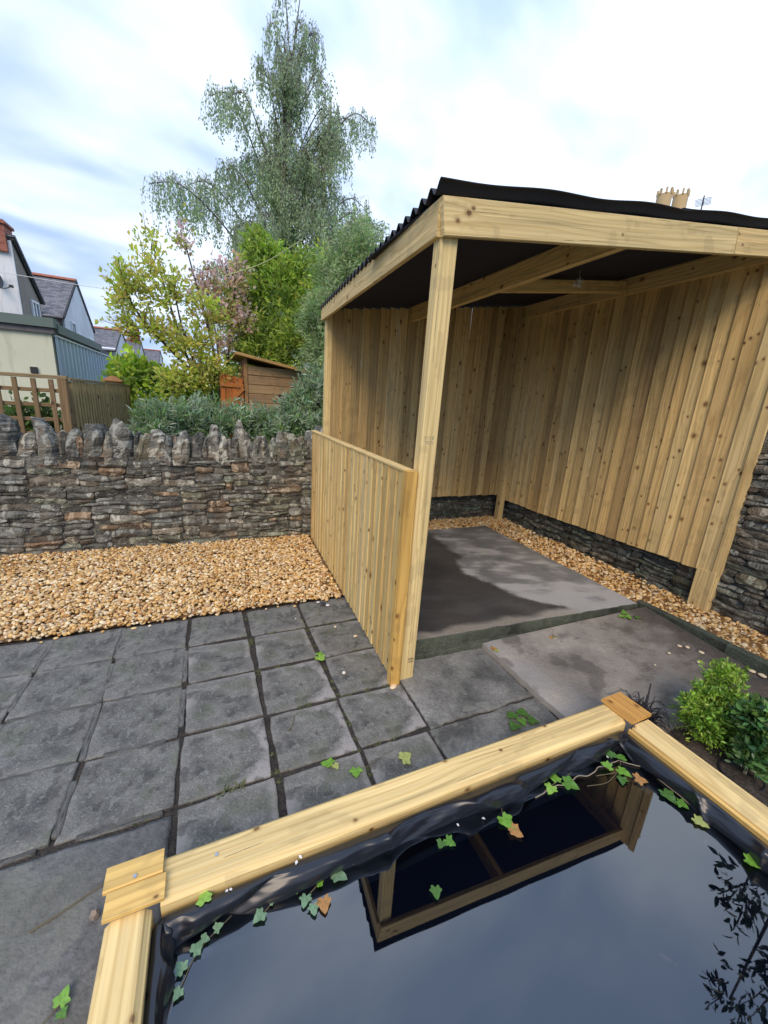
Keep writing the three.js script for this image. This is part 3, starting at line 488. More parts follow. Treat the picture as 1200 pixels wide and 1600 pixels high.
// feathery white tuft caught under the roof
{
  seed(52); const g = []; for (let i = 0; i < 48; i++) { const a = rr(0, 6.28), e = rr(-1.2, 1.2), l = rr(0.025, 0.052), d = [Math.cos(a) * Math.cos(e), Math.sin(e), Math.sin(a) * Math.cos(e)]; g.push(tube([[0, 0, 0], [d[0] * l * 0.5, d[1] * l * 0.5 + 0.004, d[2] * l * 0.5], [d[0] * l, d[1] * l, d[2] * l]], 0.0042, 0.0012, 3, 4)); }
  g.push(tube([[0, 0, 0], [0.003, 0.05, 0], [0.0, 0.10, 0.0]], 0.0008, 0.0008, 4, 4));
  const m = solo('feather', merge(g), mat({ color: lin(0.85, 0.85, 0.85), roughness: 0.9 }), 'small white feather tuft hanging under the roof beside the cross beam', 'feather'); m.position.set(2.93, 2.70, -2.76);
}
// half-height board screen on the left side of the shelter
{
  seed(53);
  const L = Math.hypot(0.135, 2.64), s = thing('timber_screen', 'half-height screen of upright boards from front post to stone wall', 'fence', [0.955, 0, -1.79]); s.rotation.y = Math.atan2(-0.135, 2.64);   // local -z runs to the back wall
  const top = 1.268; let z = -0.02;
  while (z > -L + 0.05) { const w = rr(0.085, 0.14), b0 = 0.012 + rr(0, 0.006) + 0.02 * (-z / L); const m = part('board', prism(featherS(w), top - b0, rr(0, 6), rr(0, 12)), pick(WOOD_SCREEN), s); m.position.set(0, b0, z - w / 2); m.rotation.y = -Math.PI / 2 + rr(-0.015, 0.015); m.rotation.x = 0; z -= w; }
  part('end_post', timber([0.0, 0.0, 0.012], [0.0, 1.285, 0.012], 0.062, 0.062, 0.005), WOOD_AMBER, s);
  part('end_strip', timber([-0.016, 0.4, 0.006], [-0.016, 1.28, 0.006], 0.012, 0.05, 0.002), WOOD_SCREEN[0], s);
  part('capping_rail', timber([0.012, top + 0.008, 0.0], [0.012, top + 0.008, -L], 0.055, 0.016, 0.003, [0, 1, 0]), wood(1.12, 1.06, 0.85), s);
  for (const y of [0.3, 1.1]) part('rail', timber([0.03, y, -0.02], [0.03, y, -L], 0.035, 0.07, 0.003, [0, 1, 0]), WOOD_SCREEN[2], s);
}

// ---------------------------------------------------------------- pond
{
  seed(61);
  const p = thing('garden_pond', 'raised pond framed with yellow timbers and lined with black sheeting', 'pond');
  // sleepers: broad rounded top edges
  const sl = (a, b, w, h, m) => part('sleeper', timber(a, b, w, h, 0.016, [0, 1, 0]), m, p);
  sl([-0.185, 0.10, -1.004], [1.80, 0.10, -0.998], 0.132, 0.2, WOOD_POND);
  sl([-0.262, 0.098, 0.6], [-0.262, 0.098, -0.94], 0.112, 0.2, WOOD_POND);
  sl([1.866, 0.098, -0.90], [1.866, 0.098, 0.6], 0.128, 0.2, WOOD_POND);
  // groove below the inner arris of the right-hand timber
  part('trim_strip', timber([1.793, 0.152, -0.905], [1.793, 0.152, 0.6], 0.016, 0.05, 0.004, [0, 1, 0]), WOOD_POND2, p);
  // corner caps
  const cap = (c, y, m, turn, w, d) => { const o = part('cap_board', timber([-w / 2, 0, 0], [w / 2, 0, 0], d, 0.016, 0.003, [0, 1, 0]), m, p); o.position.set(c[0], y, c[1]); o.rotation.y = turn; return o; };
  const c1 = cap([-0.258, -1.044], 0.2115, WOOD_POND2, 0.012, 0.150, 0.070), c2 = cap([-0.247, -0.971], 0.2115, WOOD_POND2, 0.0, 0.148, 0.071);
  cap([1.866, -0.985], 0.2115, WOOD_RIGHTCAP, Math.PI / 2 + 0.02, 0.165, 0.152);
  for (const [x, z, y, o] of [[-0.255, -1.022, 0.2215, p], [-0.035, -1.012, 0.2015, p]]) { const g = screwHead(); const m = part('screw', g, SCREWM, p); m.position.set(x, y, z); }
  // liner: tucked up behind the timbers, rolled and puckered, down into the water and over the floor
  const LN = phys({ color: lin(0.010, 0.011, 0.015), roughness: 0.34, clearcoat: 0.4, clearcoatRoughness: 0.22, side: THREE.DoubleSide });
  const path = (() => { const A = [[-0.208, 0.6], [-0.208, -0.875]], pts = []; const seg = (a, b, n) => { for (let i = 0; i < n; i++) pts.push([lerp(a[0], b[0], i / n), lerp(a[1], b[1], i / n)]); };
    seg([-0.206, 0.6], [-0.206, -0.905], 260); for (let i = 0; i < 14; i++) { const a = Math.PI + i / 14 * Math.PI / 2; pts.push([-0.176 + 0.03 * Math.cos(a), -0.905 + 0.03 * Math.sin(a)]); }
    seg([-0.176, -0.935], [1.755, -0.930], 380); for (let i = 0; i < 14; i++) { const a = -Math.PI / 2 + i / 14 * Math.PI / 2; pts.push([1.755 + 0.03 * Math.cos(a), -0.90 + 0.03 * Math.sin(a)]); } seg([1.785, -0.90], [1.785, 0.6], 260); return pts; })();
  const N = path.length - 1, prof = [[0.0, 0.148], [0.013, 0.168], [0.03, 0.171], [0.040, 0.162], [0.047, 0.146], [0.049, 0.128], [0.047, 0.110], [0.043, 0.095], [0.04, 0.07], [0.05, 0.03], [0.07, 0.014]];
  const lin2 = sheet((s, t) => {
    const i = Math.min(N, Math.round(s * N)), a = path[Math.max(0, i - 3)], b = path[Math.min(N, i + 3)], tx = b[0] - a[0], tz = b[1] - a[1], tl = Math.hypot(tx, tz), nx = -tz / tl, nz = tx / tl;
    const q = t * (prof.length - 1), k = Math.min(prof.length - 2, Math.floor(q)), d = lerp(prof[k][0], prof[k + 1][0], q - k), y = lerp(prof[k][1], prof[k + 1][1], q - k);
    const w = i * 0.0046, hang = sstep(0.05, 0.3, t) * sstep(1.05, 0.75, t), side = i > 660 ? 1.25 : 1;
    const corner = Math.exp(-Math.pow((i - 267) / 22, 2)) + Math.exp(-Math.pow((i - 661) / 18, 2));
    const fold = Math.pow(Math.abs(pn(w * 3.4 + t * 0.9, 3.1) - 0.5) * 2, 0.8), fine = (pn(w * 13 + t * 4.5, t * 1.8 + 8) - 0.5) * 1.0, pk = (pn(w * 24 - t * 4, t * 3) - 0.5) * 0.4 + 4.0 * Math.pow(1 - Math.abs(2 * pn(w * 6.5 + t * (pn(w * 1.3, 4) - 0.5) * 3.5, 40.5) - 1), 12) * sstep(0.3, 0.55, pn(w * 3.1, 60));
    const off = d * side + hang * (0.024 * (fold - 0.45) + 0.016 * fine + 0.006 * pk + corner * 0.03 * (pn(w * 30, t * 4) - 0.2));
    return [path[i][0] - nx * off * -1, y + hang * (0.016 * (fold - 0.5) + 0.012 * fine) * (1 - t) + 0.004 * pk * hang, path[i][1] + nz * off];
  }, N, 40, (q, s, t) => [s * 4, t]);
  part('liner', lin2, LN, p);
  part('liner_floor', sheet((s, t) => [lerp(-0.20, 1.78, s), 0.012 + 0.006 * fb(s * 12, t * 12, 3), lerp(-0.92, 0.6, t)], 40, 30), mat({ color: lin(0.003, 0.008, 0.022), roughness: 0.9 }), p);
  // thin edge cord of the liner lying just inside the waterline
  const cord = []; for (let i = 0; i <= 40; i++) cord.push([lerp(1.15, 1.735, i / 40), 0.104 + 0.004 * pn(i * 0.7, 2), -0.845 + 0.02 * (pn(i * 0.35, 7) - 0.5) + (i > 34 ? (i - 34) * 0.012 : 0)]);
  for (let i = 1; i <= 30; i++) cord.push([1.735 + 0.018 * (pn(i * 0.4, 9) - 0.5), 0.104 + 0.004 * pn(i * 0.8, 5), lerp(-0.77, 0.1, i / 30)]);
  part('liner_cord', tube(cord, 0.0022, 0.0022, 150, 5), mat({ color: lin(0.30, 0.25, 0.18), roughness: 0.8 }), p);
  const water = sheet((s, t) => [lerp(-0.204, 1.782, s), 0.1, lerp(-0.932, 0.6, t)], 1, 1);
  struct('water', water, phys({ color: lin(0.30, 0.36, 0.45), transmission: 1, thickness: 0, ior: 2.1, roughness: 0.015 }));
}

// ---------------------------------------------------------------- foliage
// leaf: folded blade, base at 0, along +y, length 1
const leafGeo = (w, curl = 0.12, n = 3) => { const P = [], I = []; for (let i = 0; i <= n; i++) { const t = i / n, ww = w * Math.sin(Math.PI * Math.min(1, 0.08 + t * 0.92)) * (1 - t * 0.25), z = -curl * t * t; P.push(-ww / 2, t, z + ww * 0.18, 0, t, z, ww / 2, t, z + ww * 0.18); } for (let i = 0; i < n; i++) for (let k = 0; k < 2; k++) { const a = i * 3 + k; I.push(a, a + 1, a + 3, a + 1, a + 4, a + 3); } const U = new Array(P.length / 3 * 2).fill(0.5); return geoOf(P, U, I); };
const LEAFM = (tr = 0.35, rough = 0.7) => phys({ color: 0xffffff, roughness: rough, transmission: tr, thickness: 0, side: THREE.DoubleSide });
const LM = LEAFM(0.45, 1), LM_AIRY = LEAFM(0.6, 1), LM_GLOSS = mat({ color: 0xffffff, roughness: 0.38, side: THREE.DoubleSide });
const BARK = stone(0.34, 0.28, 0.22), BARK_PALE = stone(0.95, 0.92, 0.88), BARK_GREEN = stone(0.34, 0.36, 0.22);
const V = (a) => new THREE.Vector3(...a);
function leaves(list, geo, m, parent, name = 'crown') {
  const im = new THREE.InstancedMesh(geo, m, list.length), M = new THREE.Matrix4(), q = new THREE.Quaternion(), X = new THREE.Vector3(), Y = new THREE.Vector3(), Z = new THREE.Vector3(), c = new THREE.Color();
  list.forEach((l, i) => { Y.set(...l.d).normalize(); Z.set(rr(-1, 1), rr(-0.2, 1.2), rr(-1, 1)); X.crossVectors(Y, Z).normalize(); Z.crossVectors(X, Y); M.makeBasis(X, Y, Z); M.scale(new THREE.Vector3(l.s, l.s, l.s)); M.setPosition(...l.p); im.setMatrixAt(i, M); im.setColorAt(i, c.setRGB(...l.c)); });
  im.name = name; im.castShadow = im.receiveShadow = true; parent.add(im); im.userData.kind = 'stuff'; return im;
}
// twigs through each lobe [x, y, z, rx, ry, rz, count]; leaves along their outer part
function lobeLeaves(lobes, o) {
  const out = [], tw = [];
  for (const [x, y, z, rx, ry, rz, n] of lobes) for (let i = 0; i < n; i++) {
    const a = rr(0, 6.283), u = rr(-0.75, 1), k = Math.sqrt(1 - u * u), len = Math.pow(rnd(), 0.4) * (rnd() < 0.12 ? rr(1.0, o.wild ?? 1.25) : 1);
    const e = [x + Math.cos(a) * k * rx * len, y + u * ry * len, z + Math.sin(a) * k * rz * len], b = [lerp(x, e[0], 0.55) + rr(-0.1, 0.1) * rx, lerp(y - ry * 0.35, e[1], 0.5), lerp(z, e[2], 0.55) + rr(-0.1, 0.1) * rz];
    const d = [e[0] - b[0], e[1] - b[1] + 0.15 * ry, e[2] - b[2]], L = Math.hypot(...d); const m = o.per ?? 10, col0 = o.color(e, u), tone = rr(0.75, 1.25);
    if (rnd() < (o.twigs ?? 0.25)) tw.push(tube([b, [lerp(b[0], e[0], 0.5), lerp(b[1], e[1], 0.55) + 0.02, lerp(b[2], e[2], 0.5)], e], o.tr ?? 0.006, (o.tr ?? 0.006) * 0.4, 3, 3));
    for (let j = 0; j < m; j++) {
      const t = rr(0.05, 1.05), sp = (o.spread ?? 0.06);
      out.push({ p: [lerp(b[0], e[0], t) + rr(-sp, sp), lerp(b[1], e[1], t) + rr(-sp, sp) + 0.03 * Math.sin(t * 3), lerp(b[2], e[2], t) + rr(-sp, sp)], d: [d[0] / L + rr(-0.9, 0.9), d[1] / L + rr(-0.9, 0.9) - (o.droop ?? 0.2), d[2] / L + rr(-0.9, 0.9)], s: o.size * rr(0.65, 1.3), c: col0.map((q) => q * tone * rr(0.85, 1.15)) });
    }
  }
  return [out, tw];
}
function plant(root, lobes, o) {
  const [ls, tw] = lobeLeaves(lobes, o); leaves(ls, o.geo, o.mat ?? LM, root, o.leafName ?? 'foliage');
  (o.limbs || []).forEach(([pts, r0, r1], i) => part(i && o.stemName === 'trunk' ? 'branch' : o.stemName === 'trunk' ? 'trunk' : 'stem', tube(pts, r0, r1, 10, 6), o.bark ?? BARK, root)); if (tw.length) part('twigs', merge(tw), o.bark ?? BARK, root).userData.kind = 'stuff';
  return root;
}
const hue = (list) => () => pick(list);
const GL = { broad: leafGeo(0.62), oval: leafGeo(0.5), narrow: leafGeo(0.24, 0.3), round: leafGeo(0.85, 0.1, 2), diamond: leafGeo(0.7, 0.1, 2) };

// weeping birch
{
  seed(71);
  const t = thing('birch_tree', 'tall weeping silver birch rising behind the other trees', 'tree', [2.3, 0, -15]);
  const X0 = 2.3, Z0 = -15, list = [], tw = [], trunkAt = (y) => [0.2 * Math.sin(y * 0.5) + 0.06 * y + 0.02, y, 0.1 * Math.sin(y * 0.8)];
  const pts = []; for (let y = 0; y <= 13.2; y += 1.1) pts.push(trunkAt(y)); part('trunk', tube(pts, 0.12, 0.012, 30, 8), BARK_PALE, t);
  const limbs = [];
  // main limbs: start height, end [x, y, z] (in the world), twig count
  const main = [[4.2, -0.9, 7.35, -14.6, 30], [4.6, 0.0, 7.9, -15.5, 24], [5.2, 0.9, 8.0, -14.3, 24], [3.8, 5.9, 7.9, -15.2, 26], [4.6, 5.2, 7.4, -14.2, 26], [5.2, 5.5, 8.6, -15.6, 14], [6.4, 0.7, 10.1, -15.1, 24], [7.0, 1.2, 9.9, -14.4, 20], [6.8, 5.4, 10.8, -15.1, 26], [7.2, 4.7, 10.6, -15.6, 22], [6.2, 4.3, 9.4, -14.3, 26], [6.0, 1.6, 9.0, -15.8, 26], [8.6, 1.9, 11.0, -15, 15], [8.8, 3.9, 11.1, -14.8, 15], [9.6, 2.3, 12.2, -15.2, 12], [10.2, 3.6, 12.2, -15, 12], [11.0, 2.6, 12.9, -14.9, 7], [3.4, 1.2, 6.6, -14.2, 30], [3.4, 4.0, 6.8, -14.2, 30], [4.0, 2.6, 7.6, -13.8, 34], [5.6, 3.2, 8.8, -14.0, 34], [5.2, 2.0, 8.4, -14.1, 34], [3.0, 3.4, 5.8, -13.8, 26], [2.8, 1.9, 5.6, -13.8, 26], [7.6, 2.9, 10.6, -14.4, 26], [2.6, 0.4, 5.4, -14.4, 18], [2.6, 4.8, 5.4, -14.4, 22], [4.4, 3.9, 8.2, -14.1, 26]];
  const reach = [[4.4, 2.7], [6.6, 3.0], [8.2, 2.2], [9.4, 2.0], [10.6, 2.0], [11.6, 1.15], [12.8, 0.35]];
  for (let i = 0; i < 64; i++) { const y = rr(4.4, 12.4), k = reach.findIndex((q) => q[0] > y), w = lerp(reach[k - 1][1], reach[k][1], (y - reach[k - 1][0]) / (reach[k][0] - reach[k - 1][0])), a = rr(0, 6.283), d = w * rr(0.35, 0.95); main.push([Math.max(2.2, y - rr(1.2, 2.6) - d * 0.4), X0 + 0.06 * y + 0.35 + Math.cos(a) * d, y, Z0 + Math.sin(a) * d * 0.8, 15 - y * 0.5]); }
  for (const [h, ex, ey, ez, n] of main) {
    const b = trunkAt(h), e = [ex - X0, ey, ez - Z0], mid = [lerp(b[0], e[0], 0.5), lerp(b[1], e[1], 0.72), lerp(b[2], e[2], 0.5)], q3 = [lerp(b[0], e[0], 0.85), lerp(b[1], e[1], 0.99), lerp(b[2], e[2], 0.85)], end = [e[0] * 1.0 + (e[0] - b[0]) * 0.06, e[1] - 0.22, e[2]];
    const cur = new THREE.CatmullRomCurve3([b, mid, q3, end].map(V)); limbs.push(tube([b, mid, q3, end], 0.045 * (1 - h / 18), 0.008, 12, 5));
    const up = sstep(5, 12, ey);
    for (let i = 0; i < n * 2.3; i++) {
      const s = Math.pow(rnd(), 0.75) * 0.86 + 0.14, p = cur.getPoint(s), ox = rr(-0.45, 0.45) * (1 - up * 0.4), oz = rr(-0.45, 0.45), oy = rr(0, 0.25), L = rr(0.45, 1.5) * (1 - 0.45 * up);
      const a = [p.x, p.y, p.z], c = [p.x + ox * 0.6, p.y + oy, p.z + oz * 0.6], f = [p.x + ox, p.y - L, p.z + oz]; tw.push(tube([a, c, [p.x + ox * 0.95, p.y - L * 0.45, p.z + oz * 0.95], f], 0.006, 0.003, 5, 3));
      const k = Math.round(L * 42 * (1 - 0.4 * up)); const tone = rr(0.7, 1.3);
      for (let j = 0; j < k; j++) { const u = Math.pow(rnd(), 0.8); list.push({ p: [lerp(c[0], f[0], u) + rr(-0.08, 0.08), lerp(c[1], f[1], u) + rr(-0.06, 0.06), lerp(c[2], f[2], u) + rr(-0.08, 0.08)], d: [rr(-0.8, 0.8), -1 + rr(-0.5, 0.5), rr(-0.8, 0.8)], s: rr(0.052, 0.092), c: pick([[0.40, 0.56, 0.27], [0.36, 0.50, 0.26], [0.48, 0.62, 0.33], [0.42, 0.52, 0.35]]).map((q) => q * tone) }); }
    }
  }
  const LIMB = stone(0.55, 0.52, 0.5); for (const g of limbs) part('branch', g, LIMB, t); part('twigs', merge(tw), stone(0.85, 0.82, 0.74), t).userData.kind = 'stuff';
  leaves(list, GL.diamond, LM_AIRY, t);
}
// evergreen and shrubs beyond the wall; far things first
{
  seed(72);
  plant(thing('evergreen_tree', 'dark dense evergreen shrub tree behind the garden shed', 'tree'), [[1.2, 2.6, -9.8, 0.85, 1.0, 0.8, 230], [2.2, 3.0, -9.6, 1.0, 1.2, 0.9, 260], [1.6, 4.0, -9.9, 0.9, 0.9, 0.8, 210], [3.1, 3.6, -9.8, 0.9, 1.3, 0.9, 220], [1.9, 1.6, -9.7, 1.2, 0.9, 0.6, 210], [0.9, 3.5, -10.0, 0.6, 0.7, 0.5, 110], [3.0, 2.0, -9.6, 1.0, 1.1, 0.7, 180], [0.2, 1.6, -10.4, 0.8, 0.6, 0.4, 130], [1.3, 4.6, -9.9, 0.5, 0.5, 0.5, 90], [2.6, 4.4, -10, 0.8, 0.7, 0.6, 140]],
    { geo: GL.oval, size: 0.10, per: 19, color: hue([[0.34, 0.50, 0.05], [0.44, 0.60, 0.07], [0.23, 0.37, 0.045], [0.37, 0.52, 0.06]]), spread: 0.10, limbs: [[[[1.9, 0, -9.9], [1.8, 1.5, -9.9], [1.6, 3.4, -9.9]], 0.1, 0.03], [[[2.2, 0, -9.8], [2.4, 1.5, -9.8], [3.0, 3.2, -9.8]], 0.09, 0.03]], leafName: 'crown', stemName: 'trunk' });
  plant(thing('willow_tree', 'grey-green narrow-leaved tree close behind the shelter', 'tree'), [[2.15, 3.1, -7.4, 0.55, 0.6, 0.5, 240], [2.55, 3.8, -7.6, 0.75, 0.7, 0.6, 300], [2.0, 2.4, -7.2, 0.45, 0.6, 0.45, 220], [2.5, 2.7, -7.2, 0.6, 0.8, 0.6, 240], [2.0, 1.7, -7.0, 0.45, 0.6, 0.4, 200], [3.1, 3.5, -7.4, 0.8, 0.9, 0.7, 240], [2.7, 4.4, -7.7, 0.6, 0.45, 0.5, 100], [1.75, 2.9, -7.3, 0.25, 0.3, 0.25, 50]],
    { geo: GL.narrow, size: 0.10, per: 18, droop: 0.45, color: hue([[0.30, 0.44, 0.16], [0.38, 0.51, 0.21], [0.24, 0.36, 0.14], [0.44, 0.56, 0.28]]), spread: 0.09, limbs: [[[[2.1, 0, -7.4], [2.0, 1.6, -7.4], [1.8, 3.2, -7.4]], 0.07, 0.02], [[[2.15, 0, -7.4], [2.3, 1.8, -7.5], [2.5, 3.8, -7.6]], 0.06, 0.02]], leafName: 'crown', stemName: 'trunk' });
  const yl = [[0.66, 0.70, 0.08], [0.56, 0.66, 0.07], [0.72, 0.72, 0.14], [0.42, 0.54, 0.06], [0.66, 0.58, 0.14]];
  plant(thing('blossom_tree', 'tree with sparse pink blossom and bronze leaves', 'tree'), [[-0.25, 4.45, -9.6, 0.22, 0.5, 0.25, 26], [0.15, 3.7, -9.6, 0.45, 0.5, 0.4, 70], [0.65, 3.9, -9.5, 0.45, 0.5, 0.4, 80], [0.4, 3.2, -9.5, 0.55, 0.45, 0.4, 100], [0.75, 3.1, -9.4, 0.35, 0.5, 0.4, 70], [0.45, 2.6, -9.4, 0.3, 0.35, 0.3, 34]],
    { geo: GL.round, mat: LM_AIRY, size: 0.072, per: 7, color: hue([[0.84, 0.58, 0.57], [0.90, 0.74, 0.73], [0.86, 0.64, 0.63], [0.66, 0.48, 0.32], [0.62, 0.55, 0.18], [0.48, 0.54, 0.10]]), spread: 0.09, twigs: 0.6, tr: 0.008, wild: 1.4, limbs: [[[[0.30, 0, -9.6], [0.33, 1.6, -9.6], [0.2, 2.6, -9.6], [-0.2, 4.4, -9.6]], 0.06, 0.012], [[[0.33, 1.3, -9.6], [0.5, 2.4, -9.5], [0.7, 3.9, -9.5]], 0.045, 0.012], [[[0.33, 1.6, -9.6], [0.3, 2.6, -9.5], [0.15, 3.7, -9.6]], 0.035, 0.01]], leafName: 'crown', stemName: 'trunk' });
  plant(thing('maple_tree', 'airy yellow-green leaved tree left of the pink blossom', 'tree'), [[-1.05, 3.25, -8.4, 0.40, 0.6, 0.4, 62], [-0.75, 3.7, -8.5, 0.3, 0.5, 0.3, 34], [-0.45, 3.2, -8.4, 0.45, 0.55, 0.45, 62], [-0.9, 2.6, -8.4, 0.55, 0.32, 0.4, 72], [-0.2, 2.45, -8.3, 0.55, 0.5, 0.4, 100], [0.15, 1.95, -8.2, 0.5, 0.45, 0.35, 110], [-0.35, 1.8, -8.2, 0.5, 0.4, 0.35, 90], [0.1, 3.0, -8.4, 0.35, 0.4, 0.35, 40], [-1.2, 3.0, -8.4, 0.25, 0.3, 0.3, 24]],
    { geo: GL.diamond, mat: LM_AIRY, size: 0.075, per: 10, color: hue(yl), spread: 0.075, twigs: 0.8, tr: 0.007, wild: 1.45, limbs: [[[[0.12, 0, -8.3], [0.1, 1.2, -8.3], [-0.25, 2.2, -8.4], [-0.6, 3.6, -8.5]], 0.05, 0.012], [[[0.0, 1.8, -8.3], [-0.5, 2.3, -8.4], [-1.0, 2.9, -8.4], [-1.2, 3.6, -8.4]], 0.035, 0.008], [[[-0.1, 2.0, -8.3], [-0.3, 2.7, -8.4], [-0.4, 3.4, -8.4]], 0.028, 0.008], [[[0.1, 1.3, -8.3], [0.2, 2.2, -8.3], [0.1, 3.0, -8.4]], 0.03, 0.01]], leafName: 'crown', stemName: 'trunk', bark: BARK });
  plant(thing('hop_bush', 'bright lime-green leafy bush beside the slatted fence', 'shrub'), [[-1.22, 1.81, -9.37, 0.48, 0.47, 0.43, 150], [-0.88, 1.25, -9.23, 0.51, 0.57, 0.43, 150], [-0.6, 1.67, -9.37, 0.4, 0.35, 0.35, 87], [-1.56, 1.39, -9.51, 0.31, 0.57, 0.35, 75], [-0.57, 1.03, -9.23, 0.5, 0.5, 0.43, 87]],
    { geo: GL.broad, size: 0.115, per: 12, color: hue([[0.46, 0.66, 0.05], [0.36, 0.54, 0.04], [0.56, 0.72, 0.07], [0.24, 0.38, 0.04]]), spread: 0.06, limbs: [[[[-0.64, 0, -9.1], [-0.68, 1.0, -9.1], [-0.74, 2.1, -9.1]], 0.035, 0.02]], leafName: 'foliage', stemName: 'stems', bark: BARK_PALE });
  const bud = []; for (let i = 0; i < 15; i++) { const x = -0.62 + i * 0.16; bud.push([x, 1.22 + rr(-0.05, 0.1), -5.35 + rr(-0.25, 0.15), 0.2, 0.30, 0.25, 75]); }
  bud.push([1.4, 1.72, -5.6, 0.32, 0.4, 0.3, 150], [1.15, 1.5, -5.5, 0.28, 0.22, 0.25, 90], [1.6, 1.5, -5.6, 0.3, 0.4, 0.3, 110]);
  plant(thing('buddleia_bush', 'low silver-green narrow-leaved bush along the top of the stone wall', 'shrub'), bud, { geo: GL.narrow, size: 0.08, per: 15, droop: 0.1, color: hue([[0.24, 0.36, 0.17], [0.33, 0.45, 0.26], [0.18, 0.30, 0.13], [0.42, 0.52, 0.35], [0.22, 0.38, 0.10]]), spread: 0.05, twigs: 0.2, leafName: 'foliage', stemName: 'stems' });
  plant(thing('ivy_hedge', 'green leaves showing through the gaps of the trellis', 'shrub'), [[-1.9, 1.1, -5.75, 0.4, 0.38, 0.2, 70], [-1.65, 1.1, -5.75, 0.2, 0.36, 0.2, 40], [-2.4, 1.1, -5.75, 0.4, 0.36, 0.2, 50]], { geo: GL.broad, size: 0.075, per: 9, color: hue([[0.10, 0.2, 0.03], [0.06, 0.12, 0.025], [0.2, 0.33, 0.04]]), spread: 0.05, leafName: 'foliage', stemName: 'stems' });
}
// box bush, its darker neighbour in a pot, black grass
{
  seed(73);
  plant(thing('box_bush', 'small bright green box bush in the soil beside the pond', 'shrub'), [[2.24, 0.17, -0.84, 0.12, 0.13, 0.12, 120], [2.38, 0.22, -0.84, 0.12, 0.16, 0.12, 130], [2.50, 0.16, -0.84, 0.10, 0.14, 0.11, 90], [2.33, 0.10, -0.80, 0.18, 0.10, 0.13, 120], [2.36, 0.37, -0.86, 0.045, 0.075, 0.045, 24], [2.49, 0.32, -0.85, 0.06, 0.07, 0.06, 30], [2.25, 0.29, -0.86, 0.045, 0.06, 0.045, 16], [2.16, 0.24, -0.86, 0.04, 0.06, 0.04, 12], [2.43, 0.37, -0.86, 0.03, 0.05, 0.03, 10]],
    { geo: GL.oval, mat: phys({ color: 0xffffff, roughness: 0.42, transmission: 0.2, thickness: 0, side: THREE.DoubleSide }), size: 0.021, per: 15, color: hue([[0.28, 0.46, 0.05], [0.21, 0.38, 0.04], [0.36, 0.53, 0.07], [0.16, 0.31, 0.035]]), spread: 0.014, twigs: 0.4, wild: 1.45, tr: 0.0022, leafName: 'foliage', stemName: 'stems' });
  const pot = thing('potted_shrub', 'dark glossy shrub in a black plastic pot at the right edge', 'shrub', [2.21, -0.07, -0.615]);
  plant(pot, [[0.09, 0.36, -0.02, 0.12, 0.10, 0.10, 100], [0.16, 0.28, 0.02, 0.12, 0.1, 0.1, 90], [0.06, 0.22, -0.02, 0.07, 0.06, 0.06, 30], [-0.01, 0.17, 0.02, 0.05, 0.04, 0.05, 12], [0.12, 0.17, 0.03, 0.09, 0.05, 0.06, 30]], { geo: GL.broad, mat: LM_GLOSS, size: 0.034, per: 9, color: hue([[0.035, 0.10, 0.03], [0.06, 0.14, 0.035], [0.10, 0.20, 0.05], [0.14, 0.26, 0.05]]), spread: 0.018, twigs: 0.4, tr: 0.003, limbs: [[[[0.02, 0.06, 0.0], [0.04, 0.16, 0.0], [0.09, 0.26, -0.02]], 0.009, 0.005]], leafName: 'foliage', stemName: 'stems', bark: stone(1.5, 1.4, 1.1) });
  part('pot', new THREE.LatheGeometry([[0.055, 0], [0.062, 0.0], [0.078, 0.10], [0.086, 0.102], [0.086, 0.116], [0.078, 0.116], [0.072, 0.10], [0.06, 0.085], [0, 0.085]].map((q) => new THREE.Vector2(...q)), 28), mat({ color: lin(0.018, 0.018, 0.02), roughness: 0.45 }), pot);
  const bg = thing('black_grass', 'tuft of black grass between pond corner and box bush', 'plant', [2.10, 0.03, -1.02]), blades = [];
  for (let i = 0; i < 90; i++) { const a = rr(0, 6.28), l = rr(0.08, 0.2), h = rr(0.03, 0.13), b = [rr(-0.04, 0.04), 0, rr(-0.04, 0.04)]; blades.push(tube([b, [b[0] + Math.cos(a) * l * 0.45, h, b[2] + Math.sin(a) * l * 0.45], [b[0] + Math.cos(a) * l, h * rr(-0.1, 0.8), b[2] + Math.sin(a) * l]], 0.003, 0.0008, 6, 4)); }
  blades.push(tube([[0.02, 0, 0], [0.07, 0.09, -0.03], [0.10, 0.17, -0.05]], 0.006, 0.004, 6, 5));
  part('blades', merge(blades), mat({ color: lin(0.028, 0.026, 0.034), roughness: 0.5 }), bg).userData.kind = 'stuff';
  // shrub at the right, mirrored in the pond
  plant(thing('dark_shrub', 'tall dark-leaved shrub mirrored in the right side of the pond', 'shrub'), [[3.05, 1.0, -0.62, 0.28, 0.35, 0.22, 36], [3.0, 1.45, -0.62, 0.24, 0.3, 0.18, 22], [2.95, 0.95, -0.3, 0.3, 0.4, 0.2, 34], [2.9, 1.7, -0.35, 0.25, 0.45, 0.18, 20], [3.0, 2.2, -0.5, 0.2, 0.4, 0.18, 14]], { geo: GL.oval, mat: LM_GLOSS, size: 0.055, per: 7, color: hue([[0.03, 0.07, 0.02], [0.05, 0.10, 0.03]]), spread: 0.03, twigs: 1, tr: 0.005, wild: 1.5, limbs: [[[[3.1, 0, -0.5], [3.05, 0.8, -0.5], [2.95, 2.2, -0.5]], 0.018, 0.006], [[[3.1, 0, -0.5], [3.0, 0.7, -0.4], [2.85, 1.9, -0.3]], 0.015, 0.005], [[[3.08, 0.2, -0.5], [3.1, 0.9, -0.65], [3.05, 1.6, -0.65]], 0.013, 0.005]], leafName: 'foliage', stemName: 'stems' });
}

